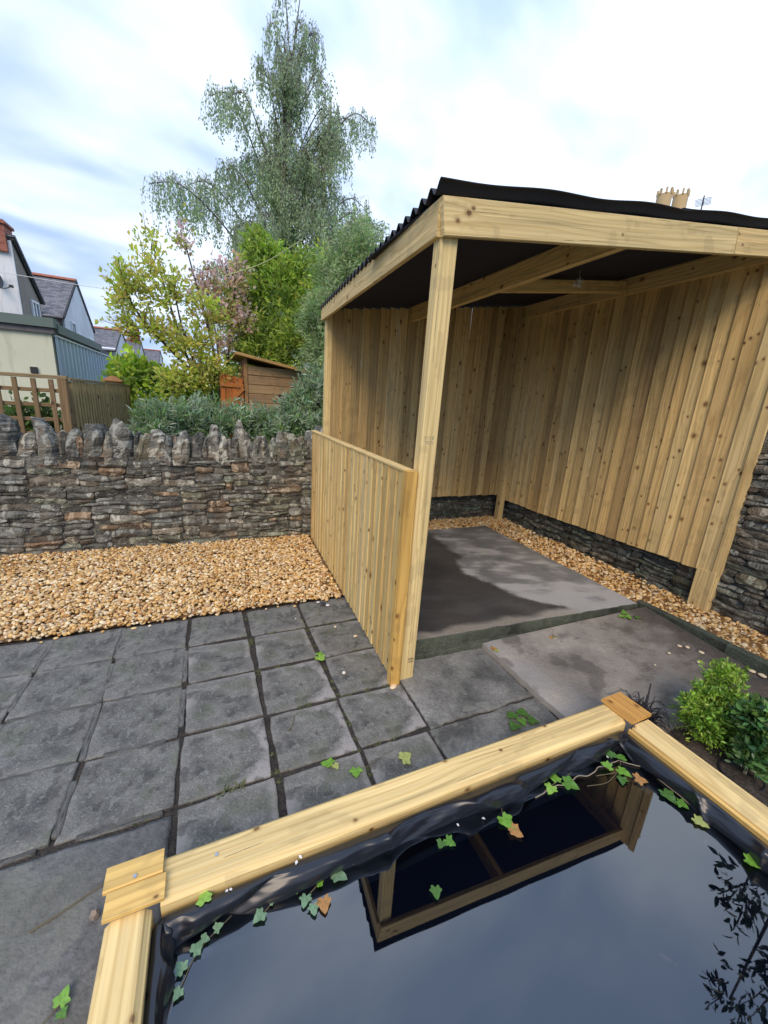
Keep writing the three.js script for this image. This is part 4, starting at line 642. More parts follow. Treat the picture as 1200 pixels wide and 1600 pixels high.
// ---------------------------------------------------------------- beyond the wall
{
  seed(81);
  // trellis facing us, then the close-slatted panel running away
  const t = thing('trellis_fence', 'weathered square trellis panel above the left end of the stone wall', 'fence', [0, 0, -5.2]);
  for (let i = 0; i < 9; i++) { const x = -1.42 - i * 0.142; part('upright_slat', timber([x, 0.6, 0], [x + rr(-0.004, 0.004), 1.64, 0], 0.042, 0.02), pick([WOOD_OLD[0], WOOD_OLD[2], WOOD_OLD[2]]), t); }
  for (let i = 0; i < 7; i++) { const y = 1.53 - i * 0.145; part('cross_slat', timber([-2.7, y, -0.022], [-1.35, y, -0.022], 0.038, 0.02), pick([WOOD_OLD[0], WOOD_OLD[2], WOOD_OLD[2]]), t); }
  part('top_rail', timber([-2.7, 1.655, -0.01], [-1.28, 1.665, -0.01], 0.035, 0.06), WOOD_OLD[0], t);
  part('post', timber([-1.325, 0, -0.02], [-1.325, 1.665, -0.02], 0.075, 0.075), WOOD_OLD[2], t);
  const f = thing('slat_fence', 'weathered fence of narrow upright slats leading away to the houses', 'fence', [-1.30, 0, -5.3]);
  for (let i = 0; i < 30; i++) { const z = -0.06 - i * 0.124; part('slat', timber([rr(-0.004, 0.004), 0.5, z], [rr(-0.004, 0.004), 1.64 - rr(0, 0.01), z], 0.06, 0.05, 0.004), WOOD_OLD[i % 2 ? 3 : 1], f); }
  part('top_rail', timber([0, 1.655, 0], [0, 1.655, -3.75], 0.05, 0.03, 0.003, [0, 1, 0]), WOOD_OLD[0], f); part('backing', timber([-0.035, 0.5, -1.87], [-0.035, 1.6, -1.87], 0.02, 3.7, 0.002), WOOD_OLD[0], f);
  const cp = thing('capped_post', 'brown square post with a flat cap behind the slatted fence', 'post', [-1.42, 0, -8.4]);
  part('post', timber([0, 0, 0], [0, 1.72, 0], 0.2, 0.2), wood(0.42, 0.24, 0.15), cp); const cg = new THREE.CylinderGeometry(0.05, 0.19, 0.07, 4); cg.rotateY(Math.PI / 4); cg.translate(0, 1.755, 0); part('cap', merge([cg, box(-0.14, 0.14, 1.70, 1.72, -0.14, 0.14)]), wood(0.46, 0.28, 0.18), cp);
}
{
  seed(82);
  // garden shed with lean-to roof and an orange gate beside it
  const s = thing('garden_shed', 'small weathered plank shed with sloping roof beyond the wall', 'shed', [0.7, 0, -8]);
  for (let i = 0; i < 9; i++) { const y = 0.75 + i * 0.165; part('plank', timber([0.045, y, -0.1], [1.25, y, -0.1], 0.158, 0.03, 0.006), pick([wood(0.52, 0.44, 0.40), wood(0.60, 0.52, 0.48), wood(0.46, 0.38, 0.35)]), s); }
  part('side_wall', box(-0.02, 0.0, 0.6, 2.26, -1.2, -0.1), wood(0.34, 0.18, 0.11), s); part('corner_post', timber([0.02, 0.6, -0.085], [0.02, 2.28, -0.085], 0.06, 0.05), wood(0.50, 0.36, 0.27), s); part('wall_core', box(0.0, 1.25, 0.5, 2.08, -1.2, -0.12), wood(0.3, 0.2, 0.15), s);
  part('roof', timber([-0.16, 2.335, -0.55], [1.32, 2.10, -0.55], 1.3, 0.05, 0.006, [0, 1, 0]), wood(0.62, 0.48, 0.30), s); part('vent', box(0.62, 0.66, 1.56, 1.68, -0.09, -0.075), mat({ color: lin(0.02, 0.025, 0.025), roughness: 0.6 }), s);
  const g = thing('garden_gate', 'orange-brown ledged wooden gate left of the small shed', 'gate', [0.27, 0, -8.05]);
  for (let i = 0; i < 4; i++) part('board', timber([0.05 + i * 0.1, 0.7, 0], [0.05 + i * 0.1, 1.98 - i * 0.02, 0], 0.094, 0.022), pick([wood(0.60, 0.24, 0.075), wood(0.66, 0.29, 0.09)]), g);
  part('ledge', timber([0, 1.78, 0.024], [0.4, 1.78, 0.024], 0.07, 0.022), wood(0.62, 0.27, 0.09), g); part('brace', timber([0.04, 1.35, 0.024], [0.4, 1.74, 0.024], 0.065, 0.02), wood(0.66, 0.30, 0.11), g);
}
const render3 = (r, g, b) => mat({ color: lin(r, g, b), map: concreteMap2, roughness: 0.9 });
const concreteMap2 = conc((u, v) => { const n = fb(u * 4, v * 4, 5, 4, 4), s = fb(u * 40, v * 8, 3, 40, 8); const k = 0.78 + 0.3 * n - 0.22 * sstep(0.55, 0.75, s) * 0.6; return [k, k, k]; }, 512, 3, 3);
const slateMap = conc((u, v) => { const r = Math.floor(v * 24), c = Math.floor(u * 16 + (r % 2) * 0.5), f = v * 24 - r, g = u * 16 + (r % 2) * 0.5 - c; const k = hsh(c % 16, r + 7), j = (f < 0.12 || g < 0.05) ? 0.55 : 1; const a = (0.10 + 0.11 * k) * j; return [a * 0.98, a, a * 1.1]; }, 512, 4, 4);
const SLATE = mat({ map: slateMap, bumpMap: slateMap, bumpScale: 0.03, roughness: 0.7 });
const brickMap = conc((u, v) => { const r = Math.floor(v * 14), c = Math.floor(u * 5 + (r % 2) * 0.5), f = v * 14 - r, g = u * 5 + (r % 2) * 0.5 - c; if (f < 0.16 || g < 0.06) return [0.28, 0.22, 0.19]; const k = 0.7 + 0.5 * hsh(c % 5, r); return [0.36 * k, 0.115 * k, 0.075 * k]; }, 256, 1.1, 1.1);
const BRICK = mat({ map: brickMap, bumpMap: brickMap, bumpScale: 0.02, roughness: 0.9 });
const GLASS = mat({ color: lin(0.06, 0.08, 0.10), roughness: 0.12 }), FRAMEW = mat({ color: lin(0.78, 0.80, 0.82), roughness: 0.5 }), DARK = mat({ color: lin(0.025, 0.025, 0.028), roughness: 0.6 });
// prism with a (z, y) profile between two x; uv in metres on every face
function profX(pf, xa, xb) { const s = new THREE.Shape(pf.map((p) => new THREE.Vector2(p[0], p[1]))); const g = new THREE.ExtrudeGeometry(s, { depth: xb - xa, bevelEnabled: false }); g.rotateY(-Math.PI / 2); g.translate(xb, 0, 0); g.scale(1, 1, 1); return g; }
const slab3 = (a, b, c, d, th) => { const P = [a, b, c, d].map(V), n = new THREE.Vector3().crossVectors(P[1].clone().sub(P[0]), P[3].clone().sub(P[0])).normalize(), pos = [], uv = [], L = P[0].distanceTo(P[1]), H = P[0].distanceTo(P[3]); const Q = P.map((p) => p.clone().addScaledVector(n, -th)); const quad = (p, u) => { for (const i of [0, 1, 2, 0, 2, 3]) { pos.push(p[i].x, p[i].y, p[i].z); uv.push(...u[i]); } }; const W = [[0, 0], [L, 0], [L, H], [0, H]]; quad(P, W); quad([Q[3], Q[2], Q[1], Q[0]], [W[3], W[2], W[1], W[0]]); for (let i = 0; i < 4; i++) { const j = (i + 1) % 4; quad([Q[i], Q[j], P[j], P[i]], [[0, 0], [1, 0], [1, th], [0, th]]); } return geoOf(pos, uv); };
function win(parent, x, y, z, w, h, face) { // face 'x': looks along +x; 'z': along +z
  const f = new THREE.Group(); f.position.set(x, y, z); if (face === 'x') f.rotation.y = Math.PI / 2; f.name = 'window'; parent.add(f);
  const e = 0.07; part('frame', merge([box(-w / 2, w / 2, 0, e, -0.03, 0.05), box(-w / 2, w / 2, h - e, h, -0.03, 0.05), box(-w / 2, -w / 2 + e, e, h - e, -0.03, 0.05), box(w / 2 - e, w / 2, e, h - e, -0.03, 0.05), box(-0.03, 0.03, e, h - e, -0.02, 0.04)]), FRAMEW, f); part('pane', box(-w / 2 + e, w / 2 - e, e, h - e, 0.0, 0.015), GLASS, f); part('sill', box(-w / 2 - 0.06, w / 2 + 0.06, -0.07, -0.002, -0.02, 0.12), CONCRETE, f);
}
{
  seed(83);
  // nearest house: white side wall facing us, brown gable, brick chimney, dish
  const h = thing('terraced_house', 'white and brown rendered house with brick chimney at the left edge', 'house', [0, 0, 0]);
  part('wall', profX([[-20.2, 0], [-20.2, 6.35], [-22.15, 4.82], [-22.15, 0]], -13, -6), render3(0.30, 0.265, 0.225), h);
  part('white_wall', box(-13, -6.02, 0, 6.4, -20.19, -20.12), render3(0.80, 0.84, 0.88), h);
  part('roof', slab3([-13.1, 4.74, -22.35], [-5.88, 4.74, -22.35], [-5.88, 6.52, -20.08], [-13.1, 6.52, -20.08], 0.1).scale(1, 1, 1), SLATE, h);
  const ch = part('chimney', box(-7.4, -6.12, 6.0, 7.0, -20.7, -20.0), BRICK, h); part('chimney_cap', box(-7.46, -6.06, 6.86, 6.95, -20.76, -19.94), BRICK, ch);
  part('verge', timber([-5.95, 6.46, -20.1], [-5.95, 4.78, -22.25], 0.05, 0.12), DARK, h);
  win(h, -5.99, 3.75, -21.45, 0.75, 0.95, 'x');
  const d = thing('satellite_dish', 'grey satellite dish on the white house wall', 'satellite dish', [-6.55, 5.0, -19.9]); d.scale.setScalar(0.8);
  const dg = new THREE.LatheGeometry([[0, 0.0], [0.12, 0.012], [0.22, 0.045], [0.3, 0.09], [0.29, 0.10], [0.2, 0.06], [0, 0.016]].map((q) => new THREE.Vector2(...q)), 24); dg.rotateX(Math.PI / 2); dg.rotateY(1.35); part('dish', dg, mat({ color: lin(0.12, 0.12, 0.13), roughness: 0.5 }), d);
  part('arm', merge([tube([[0, -0.05, -0.25], [0, -0.12, -0.05], [0, -0.1, 0]], 0.025, 0.025, 6, 6), tube([[0.05, -0.3, 0.05], [0.4, -0.32, 0.3], [0.62, -0.24, 0.42]], 0.02, 0.02, 6, 6), box(0.56, 0.7, -0.28, -0.18, 0.36, 0.48)]), DARK, d);
}
{
  seed(84);
  const house = (name, label, z0, zr, z1, e0, rdg, e1, xf, wm, extras) => {
    const h = thing('terraced_house', label, 'house');
    part('wall', profX([[z0, 0], [z0, e0], [zr, rdg - 0.08], [z1, e1], [z1, 0]], xf - 8, xf), wm, h);
    part('roof', slab3([xf - 8, e0 - 0.12, z0 + 0.22], [xf + 0.06, e0 - 0.12, z0 + 0.22], [xf + 0.06, rdg, zr], [xf - 8, rdg, zr], 0.07), SLATE, h);
    part('roof', slab3([xf + 0.06, e1 - 0.12, z1 - 0.22], [xf - 8, e1 - 0.12, z1 - 0.22], [xf - 8, rdg, zr], [xf + 0.06, rdg, zr], 0.07), SLATE, h);
    const rt = []; for (let i = 0; i < 16; i++) { const g = new THREE.CylinderGeometry(0.13, 0.13, 0.49, 10, 1, false, 0, Math.PI); g.rotateZ(Math.PI / 2); g.rotateX(Math.PI / 2 * 0 + Math.PI); g.rotateX(Math.PI); g.translate(xf - 0.2 - i * 0.5, rdg - 0.01, zr); rt.push(g); } part('ridge_tiles', merge(rt), mat({ color: lin(0.42, 0.16, 0.10), roughness: 0.85 }), h);
    part('bargeboard', merge([timber([xf + 0.04, e0 - 0.1, z0 + 0.22], [xf + 0.04, rdg + 0.02, zr], 0.04, 0.14), timber([xf + 0.04, e1 - 0.1, z1 - 0.22], [xf + 0.04, rdg + 0.02, zr], 0.04, 0.14)]), DARK, h);
    part('gutter', merge([timber([xf - 8, e0 - 0.16, z0 + 0.25], [xf, e0 - 0.16, z0 + 0.25], 0.1, 0.1, 0.03)]), DARK, h);
    extras?.(h); return h;
  };
  house('h2', 'house with slate roof, red ridge tiles and white gable', -25.3, -28.3, -31, 4.78, 6.95, 4.9, -6, render3(0.74, 0.78, 0.82), (h) => {
    win(h, -5.98, 3.85, -26.6, 0.7, 0.85, 'x'); win(h, -5.98, 3.1, -30.1, 0.75, 1.2, 'x');
    part('downpipe', tube([[-6.9, 5.6, -25.0], [-6.9, 4.9, -25.15], [-6.88, 3.4, -25.18]], 0.09, 0.09, 8, 8), DARK, h); part('downpipe', tube([[-6.12, 4.55, -25.16], [-6.12, 2.5, -25.18]], 0.07, 0.07, 3, 8), DARK, h);
  });
  house('h3', 'slate-roofed house with white gable in the middle of the terrace', -37.6, -41.0, -44.2, 4.4, 6.15, 4.6, -6, render3(0.74, 0.78, 0.82), (h) => { part('soil_pipe', tube([[-7.6, 5.2, -37.3], [-7.6, 4.2, -37.4]], 0.08, 0.08, 2, 8), DARK, h); part('dormer', box(-8.4, -7.2, 3.6, 4.05, -36.6, -36.2), DARK, h); });
  house('h4', 'farther slate-roofed house partly hidden by the yellow-green tree', -49.5, -52.6, -55.5, 4.8, 6.6, 4.9, -6, render3(0.66, 0.70, 0.74), (h) => { part('chimney', box(-6.9, -6.1, 6.3, 7.9, -53.2, -52.2), mat({ color: lin(0.45, 0.2, 0.09), map: brickMap, roughness: 0.9 }), h); });
  house('h5', 'farthest pale house of the terrace seen through leaves', -61, -65, -69, 4.6, 6.8, 4.8, -5.2, render3(0.72, 0.75, 0.78));
  // flat-roofed extension
  const e = thing('flat_extension', 'cream rendered flat-roofed extension with pale blue metal side', 'building', [0, 0, -8.5]);
  part('wall', box(-6, -2.215, 0, 2.37, -5, 0), render3(0.66, 0.68, 0.52), e);
  part('roof_edge', merge([box(-6.1, -2.14, 2.46, 2.60, -0.06, 0.10), box(-2.24, -2.13, 2.40, 2.54, -3.2, -0.07)]), mat({ color: lin(0.12, 0.17, 0.15), roughness: 0.6 }), e);
  part('roof_board', box(-6.05, -2.17, 2.372, 2.455, -4.9, 0.05), mat({ color: lin(0.16, 0.15, 0.16), map: concreteMap2, roughness: 0.8 }), e);
  const cor = sheet((s, t) => [-2.185 + 0.018 * Math.sign(Math.sin(s * 6.2832 * 26)) * Math.pow(Math.abs(Math.sin(s * 6.2832 * 26)), 0.4), lerp(0, 2.34, t), lerp(-0.03, -6.2, s)], 416, 1); cor.index.array.reverse(); cor.computeVertexNormals();
  part('metal_cladding', cor, mat({ color: lin(0.42, 0.54, 0.66), roughness: 0.5, side: THREE.DoubleSide }), e); part('cladding_trim', timber([-2.18, 2.352, -0.03], [-2.18, 2.352, -6.2], 0.05, 0.03, 0.003, [0, 1, 0]), mat({ color: lin(0.62, 0.70, 0.76), roughness: 0.5 }), e);
  part('vent', box(-2.55, -2.46, 1.74, 1.84, 0.002, 0.04), DARK, e);
  // house behind the shelter: only its chimney pots and aerial show
  const r = thing('rear_house', 'grey-blue house behind the shelter with two buff chimney pots', 'house', [0, 0, 0]);
  part('wall', box(12.2, 20, 0, 5.2, -13, -2), render3(0.42, 0.48, 0.58), r); part('roof', slab3([12.0, 5.0, -1.8], [12.0, 5.0, -13.2], [16, 7.2, -13.2], [16, 7.2, -1.8], 0.1), SLATE, r); part('roof', slab3([20.2, 5.0, -13.2], [20.2, 5.0, -1.8], [16, 7.2, -1.8], [16, 7.2, -13.2], 0.1), SLATE, r);
  const ck = part('chimney', box(13.4, 15.2, 5.4, 7.7, -10.6, -9.7), BRICK, r);
  const potP = [[0.24, 0], [0.235, 0.5], [0.25, 0.52], [0.25, 0.58], [0.215, 0.6], [0.215, 1.0], [0.20, 1.0], [0.19, 0.3], [0.0, 0.3]].map((q) => new THREE.Vector2(...q));
  for (const [x, z, dy] of [[13.86, -10.15, 0], [14.58, -10.1, 0.12]]) { const g = [new THREE.LatheGeometry(potP, 20)]; for (let i = 0; i < 8; i++) { const a = i / 8 * 6.283, b = new THREE.BoxGeometry(0.06, 0.16, 0.05); b.rotateY(-a); b.translate(Math.cos(a) * 0.205, 1.06, Math.sin(a) * 0.205); g.push(b); } const m = part('chimney_pot', merge(g), mat({ color: lin(0.56, 0.42, 0.22), roughness: 0.9 }), ck); m.position.set(x, 7.7 + dy, z); }
  const a = thing('rooftop_aerial', 'thin television aerial standing above the shelter roof', 'aerial', [15.6, 7.2, -10]); a.rotation.y = 0.5;
  part('mast', tube([[0, -0.6, 0], [0, 1.0, 0], [0, 1.85, 0]], 0.025, 0.02, 4, 6), DARK, a); const rods = [tube([[-0.15, 1.72, 0], [0.42, 1.76, 0]], 0.015, 0.015, 2, 5)]; for (let i = 0; i < 6; i++) rods.push(tube([[-0.1 + i * 0.1, 1.72, -0.22], [-0.1 + i * 0.1, 1.72, 0.22]], 0.009, 0.009, 2, 4));  part('rods', merge(rods), mat({ color: lin(0.3, 0.3, 0.32), roughness: 0.4, metalness: 0.6 }), a);
  solo('overhead_cable', tube([[-9, 5.35, -19.9], [-4, 5.25, -19.9], [1, 5.35, -19.9]], 0.011, 0.011, 16, 5), mat({ color: lin(0.7, 0.72, 0.74), roughness: 0.6 }), 'pale overhead cable crossing the sky from the left house', 'cable');
  solo('washing_line', tube([[0.42, 3.55, -8.0], [1.0, 3.75, -7.6], [1.5, 3.98, -6.9]], 0.006, 0.006, 12, 5), mat({ color: lin(0.55, 0.62, 0.3), roughness: 0.6 }), 'thin pale line strung between the trees left of the shelter', 'line');
}

// ---------------------------------------------------------------- leaves, pebbles and other small things
const ivyGeo = (sd) => { // five-lobed leaf in the xz plane, stalk at the origin, tip along +x, about 1 long
  const half = [[-0.10, 0.10], [-0.2, 0.22], [-0.17, 0.40], [0.0, 0.40], [0.08, 0.50], [0.20, 0.62], [0.33, 0.52], [0.42, 0.36], [0.58, 0.32], [0.76, 0.20]], out = [[0, 0], ...half, [1.0, 0.0], ...half.map((q) => [q[0], -q[1]]).reverse()], P = [0.22, 0.0, 0], I = [], n = out.length;
  out.forEach(([x, z], i) => { const k = 1 + 0.18 * (pn(i * 1.7 + sd, sd) - 0.5); P.push(x * k, 0.10 * Math.abs(z) + 0.05 * x * x * (pn(sd, 4) - 0.3) + 0.34 * Math.hypot(x - 0.22, z) * (pn(sd * 3.3, i * 0.45) - 0.55), z * k); });
  for (let i = 0; i < n; i++) I.push(0, 1 + (i + 1) % n, 1 + i); const U = []; for (let i = 0; i < P.length; i += 3) U.push(P[i] * 0.7 + 0.25, P[i + 2] * 0.7 + 0.5); return geoOf(P, U, I);
};
const veinMap = dataTex(128, 128, (u, v) => { const x = (u - 0.25) / 0.7, z = (v - 0.5) / 0.7; let k = 0; for (const a of [0, 0.95, -0.95, 1.95, -1.95]) { const al = x * Math.cos(a) + z * Math.sin(a), pe = Math.abs(-x * Math.sin(a) + z * Math.cos(a)); if (al > 0) k = Math.max(k, sstep(0.045, 0.012, pe)); } const n = fb(u * 9, v * 9, 4), b = 0.62 + 0.6 * n; return mix3([b * 0.9, b, b * 0.9], [1, 1, 0.95], k * 0.55); }, true, 1, 1);
const IVY = [[0.10, 0.22, 0.03], [0.16, 0.32, 0.04], [0.24, 0.40, 0.06], [0.07, 0.15, 0.03]].map((c) => phys({ color: lin(...c.map((q) => q * 1.35)), map: veinMap, roughness: 0.42, transmission: 0.15, thickness: 0, side: THREE.DoubleSide }));
const IVY_PALE = phys({ map: veinMap, color: lin(0.26, 0.40, 0.24), roughness: 0.6, transmission: 0.2, thickness: 0, side: THREE.DoubleSide }), DEAD = phys({ map: veinMap, color: lin(0.58, 0.27, 0.09), roughness: 0.6, transmission: 0.2, thickness: 0, side: THREE.DoubleSide }), YEL = phys({ map: veinMap, color: lin(0.50, 0.52, 0.16), roughness: 0.6, transmission: 0.2, thickness: 0, side: THREE.DoubleSide });
const STEM = mat({ color: lin(0.16, 0.13, 0.07), roughness: 0.8 });
function ivyLeaf(parent, x, y, z, size, turn, m, sd, tilt = 0) { const l = part('leaf', ivyGeo(sd), m, parent); l.scale.setScalar(size); l.position.set(x, y, z); l.rotation.set(tilt, turn, tilt * 0.6); return l; }
{
  seed(91);
  const W = 0.103;
  const sprig = (label, x, z, ls, stems) => { const s = thing('ivy_sprig', label, 'ivy', [x, W, z]); for (const [dx, dz, sz, turn, m, up] of ls) ivyLeaf(s, dx, (up ?? 0) + 0.006, dz, sz * rr(0.62, 0.9), turn, m, rr(1, 50), rr(-0.12, 0.12)); if (stems) part('stem', merge(stems.map((p) => tube(p, 0.0016, 0.0012, 8, 4))), STEM, s); return s; };
  sprig('pale submerged-looking ivy trail at the left corner of the pond', -0.082, -0.842, [[-0.045, 0.03, 0.042, 2.2, IVY_PALE], [-0.02, 0.0, 0.05, 0.6, IVY_PALE], [0.0, -0.022, 0.038, -0.4, IVY_PALE], [0.035, -0.03, 0.034, 0.2, IVY_PALE], [-0.05, 0.065, 0.034, 4.0, IVY_PALE]], [[[-0.05, 0, 0.06], [-0.01, 0, 0], [0.08, 0, -0.05]]]);
  sprig('small bright ivy leaf on the liner right of the left corner', -0.07, -0.912, [[0, 0, 0.048, 1.8, IVY[2], 0.066]]);
  sprig('ragged pale ivy leaf below the front timber near the left', 0.085, -0.862, [[0, 0, 0.055, 3.6, IVY_PALE], [0.02, -0.02, 0.04, 1.0, IVY_PALE]], [[[0, 0, 0], [0.06, 0.004, -0.03], [0.12, 0.006, -0.028]]]);
  sprig('ivy stem with several green leaves along the left waterline', 0.215, -0.855, [[0, 0, 0.05, 4.2, IVY_PALE], [-0.02, -0.025, 0.035, 2.2, IVY[1]], [0.04, -0.02, 0.04, 0.4, IVY[1]], [0.10, -0.025, 0.055, 5.6, IVY_PALE], [0.015, 0.03, 0.035, 4.6, IVY_PALE]], [[[0, 0, 0], [0.05, 0.004, -0.02], [0.13, 0.002, -0.035]]]);
  sprig('brown curled ivy leaf in the water near the left waterline', 0.262, -0.828, [[0, 0, 0.05, 4.6, DEAD]]);
  sprig('dark ivy leaf tucked under the liner at mid pond', 0.72, -0.838, [[0, 0, 0.06, 5.2, IVY[0]], [-0.02, 0.0, 0.045, 3.8, IVY[3]]]);
  sprig('large bright green ivy leaf against the dark reflection', 0.968, -0.828, [[0, 0, 0.072, 4.9, IVY[1]], [-0.005, -0.05, 0.045, 1.0, IVY[3]]], [[[0, 0, 0], [0.02, 0.003, -0.03], [0.03, 0.004, -0.05]]]);
  sprig('orange-brown dead leaf beside the large green ivy leaf', 0.972, -0.782, [[0, 0, 0.058, 5.1, DEAD]]);
  sprig('pair of ivy leaves on a stem right of the pond middle', 1.25, -0.855, [[0, 0, 0.055, 3.6, IVY[2]], [0.07, 0.005, 0.07, 5.4, IVY[0]], [0.04, -0.01, 0.05, 1.2, IVY[1]]], [[[-0.04, 0, 0.0], [0.05, 0.005, -0.01], [0.14, 0, -0.02]]]);
  sprig('cluster of glossy ivy leaves in the right far corner of the pond', 1.60, -0.805, [[-0.03, -0.02, 0.055, 2.4, IVY[1], 0.01], [0.0, 0.0, 0.07, 5.0, IVY[1], 0.004], [0.05, -0.03, 0.06, 0.5, IVY[0], 0.012], [-0.02, 0.03, 0.05, 3.8, IVY[3]], [0.02, -0.05, 0.05, 1.4, IVY[3], 0.016]], [[[-0.12, 0, -0.02], [0.0, 0.006, 0.0], [0.07, 0.012, -0.05]], [[0.0, 0.004, 0], [-0.1, 0.0, 0.02], [-0.2, 0, 0.0]]]);
  sprig('orange dead leaf at the edge of the corner ivy cluster', 1.635, -0.75, [[0, 0, 0.07, 5.6, DEAD]]);
  sprig('dark green ivy leaf under the right-hand liner edge', 1.69, -0.665, [[0, 0, 0.075, 4.6, IVY[3]], [0.01, 0.05, 0.06, 5.0, IVY[0]]]);
  sprig('pale yellow-green leaf lying flat by the right-hand liner', 1.69, -0.545, [[0, 0, 0.068, 4.9, YEL]]);
  sprig('small green leaf by the lower right liner edge', 1.705, -0.385, [[0, 0, 0.05, 5.2, IVY[1]]]);
  sprig('dull olive leaf floating in the shelter reflection', 0.605, -0.725, [[0, 0, 0.045, 4.4, IVY[3]]]);
  // on the paving
  const ground = (label, x, z, ls, stems, y = 0.006) => { const s = thing('fallen_leaf', label, 'leaf', [x, y, z]); for (const [dx, dz, sz, turn, m] of ls) ivyLeaf(s, dx, 0.004, dz, sz, turn, m, rr(1, 50), rr(-0.2, 0.2)); if (stems) part('stem', merge(stems.map((p) => tube(p, 0.0018, 0.0012, 8, 4))), STEM, s); };
  ground('bright green leaf in the paving joint left of the screen', 0.59, -2.145, [[0, 0, 0.065, 5.2, IVY[2]], [0.01, -0.02, 0.05, 1.0, IVY[1]]]);
  ground('pale green leaf in the joint nearest the front timber', 0.45, -1.365, [[0, 0, 0.055, 2.6, IVY[1]], [0.01, 0.01, 0.03, 5.0, YEL]]);
  ground('green leaf with long stalk on the slab by the front timber', 0.545, -1.30, [[0, 0, 0.05, 4.4, IVY[1]]], [[[0, 0.003, 0], [0.06, 0.006, 0.01], [0.13, 0.004, -0.02], [0.21, 0.004, -0.035]]]);
  ground('pale yellow ivy leaf lying on the slab by the pond', 0.765, -1.27, [[0, 0, 0.06, 0.3, YEL]]);
  ground('green ivy leaf on a thin stalk at the lower left', -0.43, -0.915, [[0, 0, 0.036, 1.2, IVY[1]], [0.005, 0.015, 0.025, 5.4, IVY[0]]], [[[0, 0.003, 0], [-0.04, 0.004, 0.03], [-0.08, 0.003, 0.035]]]);
  ground('dark ivy sprig lying on the concrete behind the front timber', 1.43, -1.27, [[0, 0.02, 0.06, 3.6, IVY[3]], [0.02, -0.02, 0.06, 1.4, IVY[3]], [0.08, -0.02, 0.06, 0.8, IVY[3]], [0.09, 0.02, 0.06, 5.6, IVY[3]], [0.05, 0.0, 0.05, 4.5, IVY[0]]], [[[-0.04, 0.004, 0.0], [0.05, 0.006, 0.0], [0.16, 0.004, -0.01]]], 0.01);
  ground('small green weed at the foot of the step on the apron', 3.0, -1.76, [[0, 0, 0.06, 4.6, IVY[1]], [0.02, -0.02, 0.05, 1.0, IVY[0]], [-0.03, 0.0, 0.045, 3.0, IVY[1]], [0.06, 0.04, 0.05, 5.4, IVY[3]]], [[[0, 0, 0], [0.01, 0.02, 0.0], [0.02, 0.03, -0.02]]], 0.10);
  ground('dry brown weed tuft hanging by the concrete step', 2.24, -1.77, [[0, 0, 0.03, 4.6, YEL], [-0.02, 0, 0.03, 3.6, DEAD]], [[[0, 0, 0], [0.005, 0.06, -0.04], [0.01, 0.11, -0.1]], [[-0.03, 0, 0.02], [0, 0.01, 0], [0.03, 0, 0.03]], [[0.02, 0, 0.03], [0, 0.012, 0], [-0.03, 0, -0.02]]], 0.055);
  ground('brown dead leaf on the near corner of the apron edge', 1.73, -1.80, [[0, 0, 0.04, 1.6, DEAD], [0.01, 0.01, 0.03, 4, YEL]], null, 0.04);
  // grass and moss tufts in the joints
  const tufts = []; const tuft = (x, z, n, r, h) => { for (let i = 0; i < n; i++) { const a = rr(0, 6.28), px = x + rr(-r, r), pz = z + rr(-r * 0.4, r * 0.4), l = rr(0.3, 1) * h; tufts.push({ p: [px, -0.012, pz], d: [Math.cos(a) * 0.8, rr(0.4, 1.2), Math.sin(a) * 0.8], s: l, c: pick([[0.10, 0.16, 0.04], [0.16, 0.20, 0.06], [0.22, 0.22, 0.09], [0.07, 0.10, 0.03]]) }); } };
  tuft(0.02, -1.39, 60, 0.04, 0.045); tuft(-0.30, -1.40, 30, 0.03, 0.03);
  for (let i = 0; i < 46; i++) { const v = rnd() < 0.6; tuft(v ? pick([0.21, 0.605]) + rr(-0.005, 0.005) : rr(0.2, 0.95), v ? rr(-2.85, -1.2) : pick([-2.53, -2.145, -1.77, -1.40]), 26, 0.016, 0.024); }
  for (let i = 0; i < 10; i++) tuft(rr(-1.6, 0.2), pick([-2.53, -2.145, -1.77, -1.40]), 10, 0.012, 0.014);
  for (let i = 0; i < 8; i++) tuft(rr(0.75, 0.95), -2.53 + rr(-0.01, 0.01), 12, 0.01, 0.02);
  const g = leaves(tufts, GL.narrow, LM, scene, 'joint_moss'); tag(g, 'moss and grass blades growing in the paving joints', 'moss', null, 'stuff');
  // stray pebbles
  const peb = (label, group, list) => list.forEach(([x, y, z, r, c]) => { const m = part(numbered('stray_pebble'), pebbleGeo, mat({ color: lin(...(c ?? [0.72, 0.58, 0.38])), roughness: 0.6 }), scene); m.scale.set(r * rr(0.9, 1.4), r * 0.7, r); m.position.set(x, y + r * 0.3, z); m.rotation.y = rr(0, 6); tag(m, label, 'pebble', group); });
  const G3 = 'pebbles on the apron';
  peb('pale pebble in the loose pair on the middle of the apron', G3, [[3.06, 0.075, -1.33, 0.016], [3.02, 0.075, -1.36, 0.013]]); peb('pale pebble in the row along the foot of the kerb', G3, [[3.22, 0.06, -1.02, 0.019], [3.23, 0.06, -0.97, 0.019], [3.24, 0.055, -0.92, 0.016]]);
  peb('single pale pebble on the apron between pair and kerb', G3, [[3.10, 0.07, -1.26, 0.015]]); peb('small pale pebble left of the pebble pair on the apron', G3, [[2.85, 0.075, -1.33, 0.010]]); peb('tiny pebble farthest left on the soil-stained apron', G3, [[2.62, 0.07, -1.28, 0.008]]); peb('tiny pebble on the apron just behind the box bush', G3, [[2.95, 0.07, -1.20, 0.008]]);
  const G1 = 'pebbles by the screen';
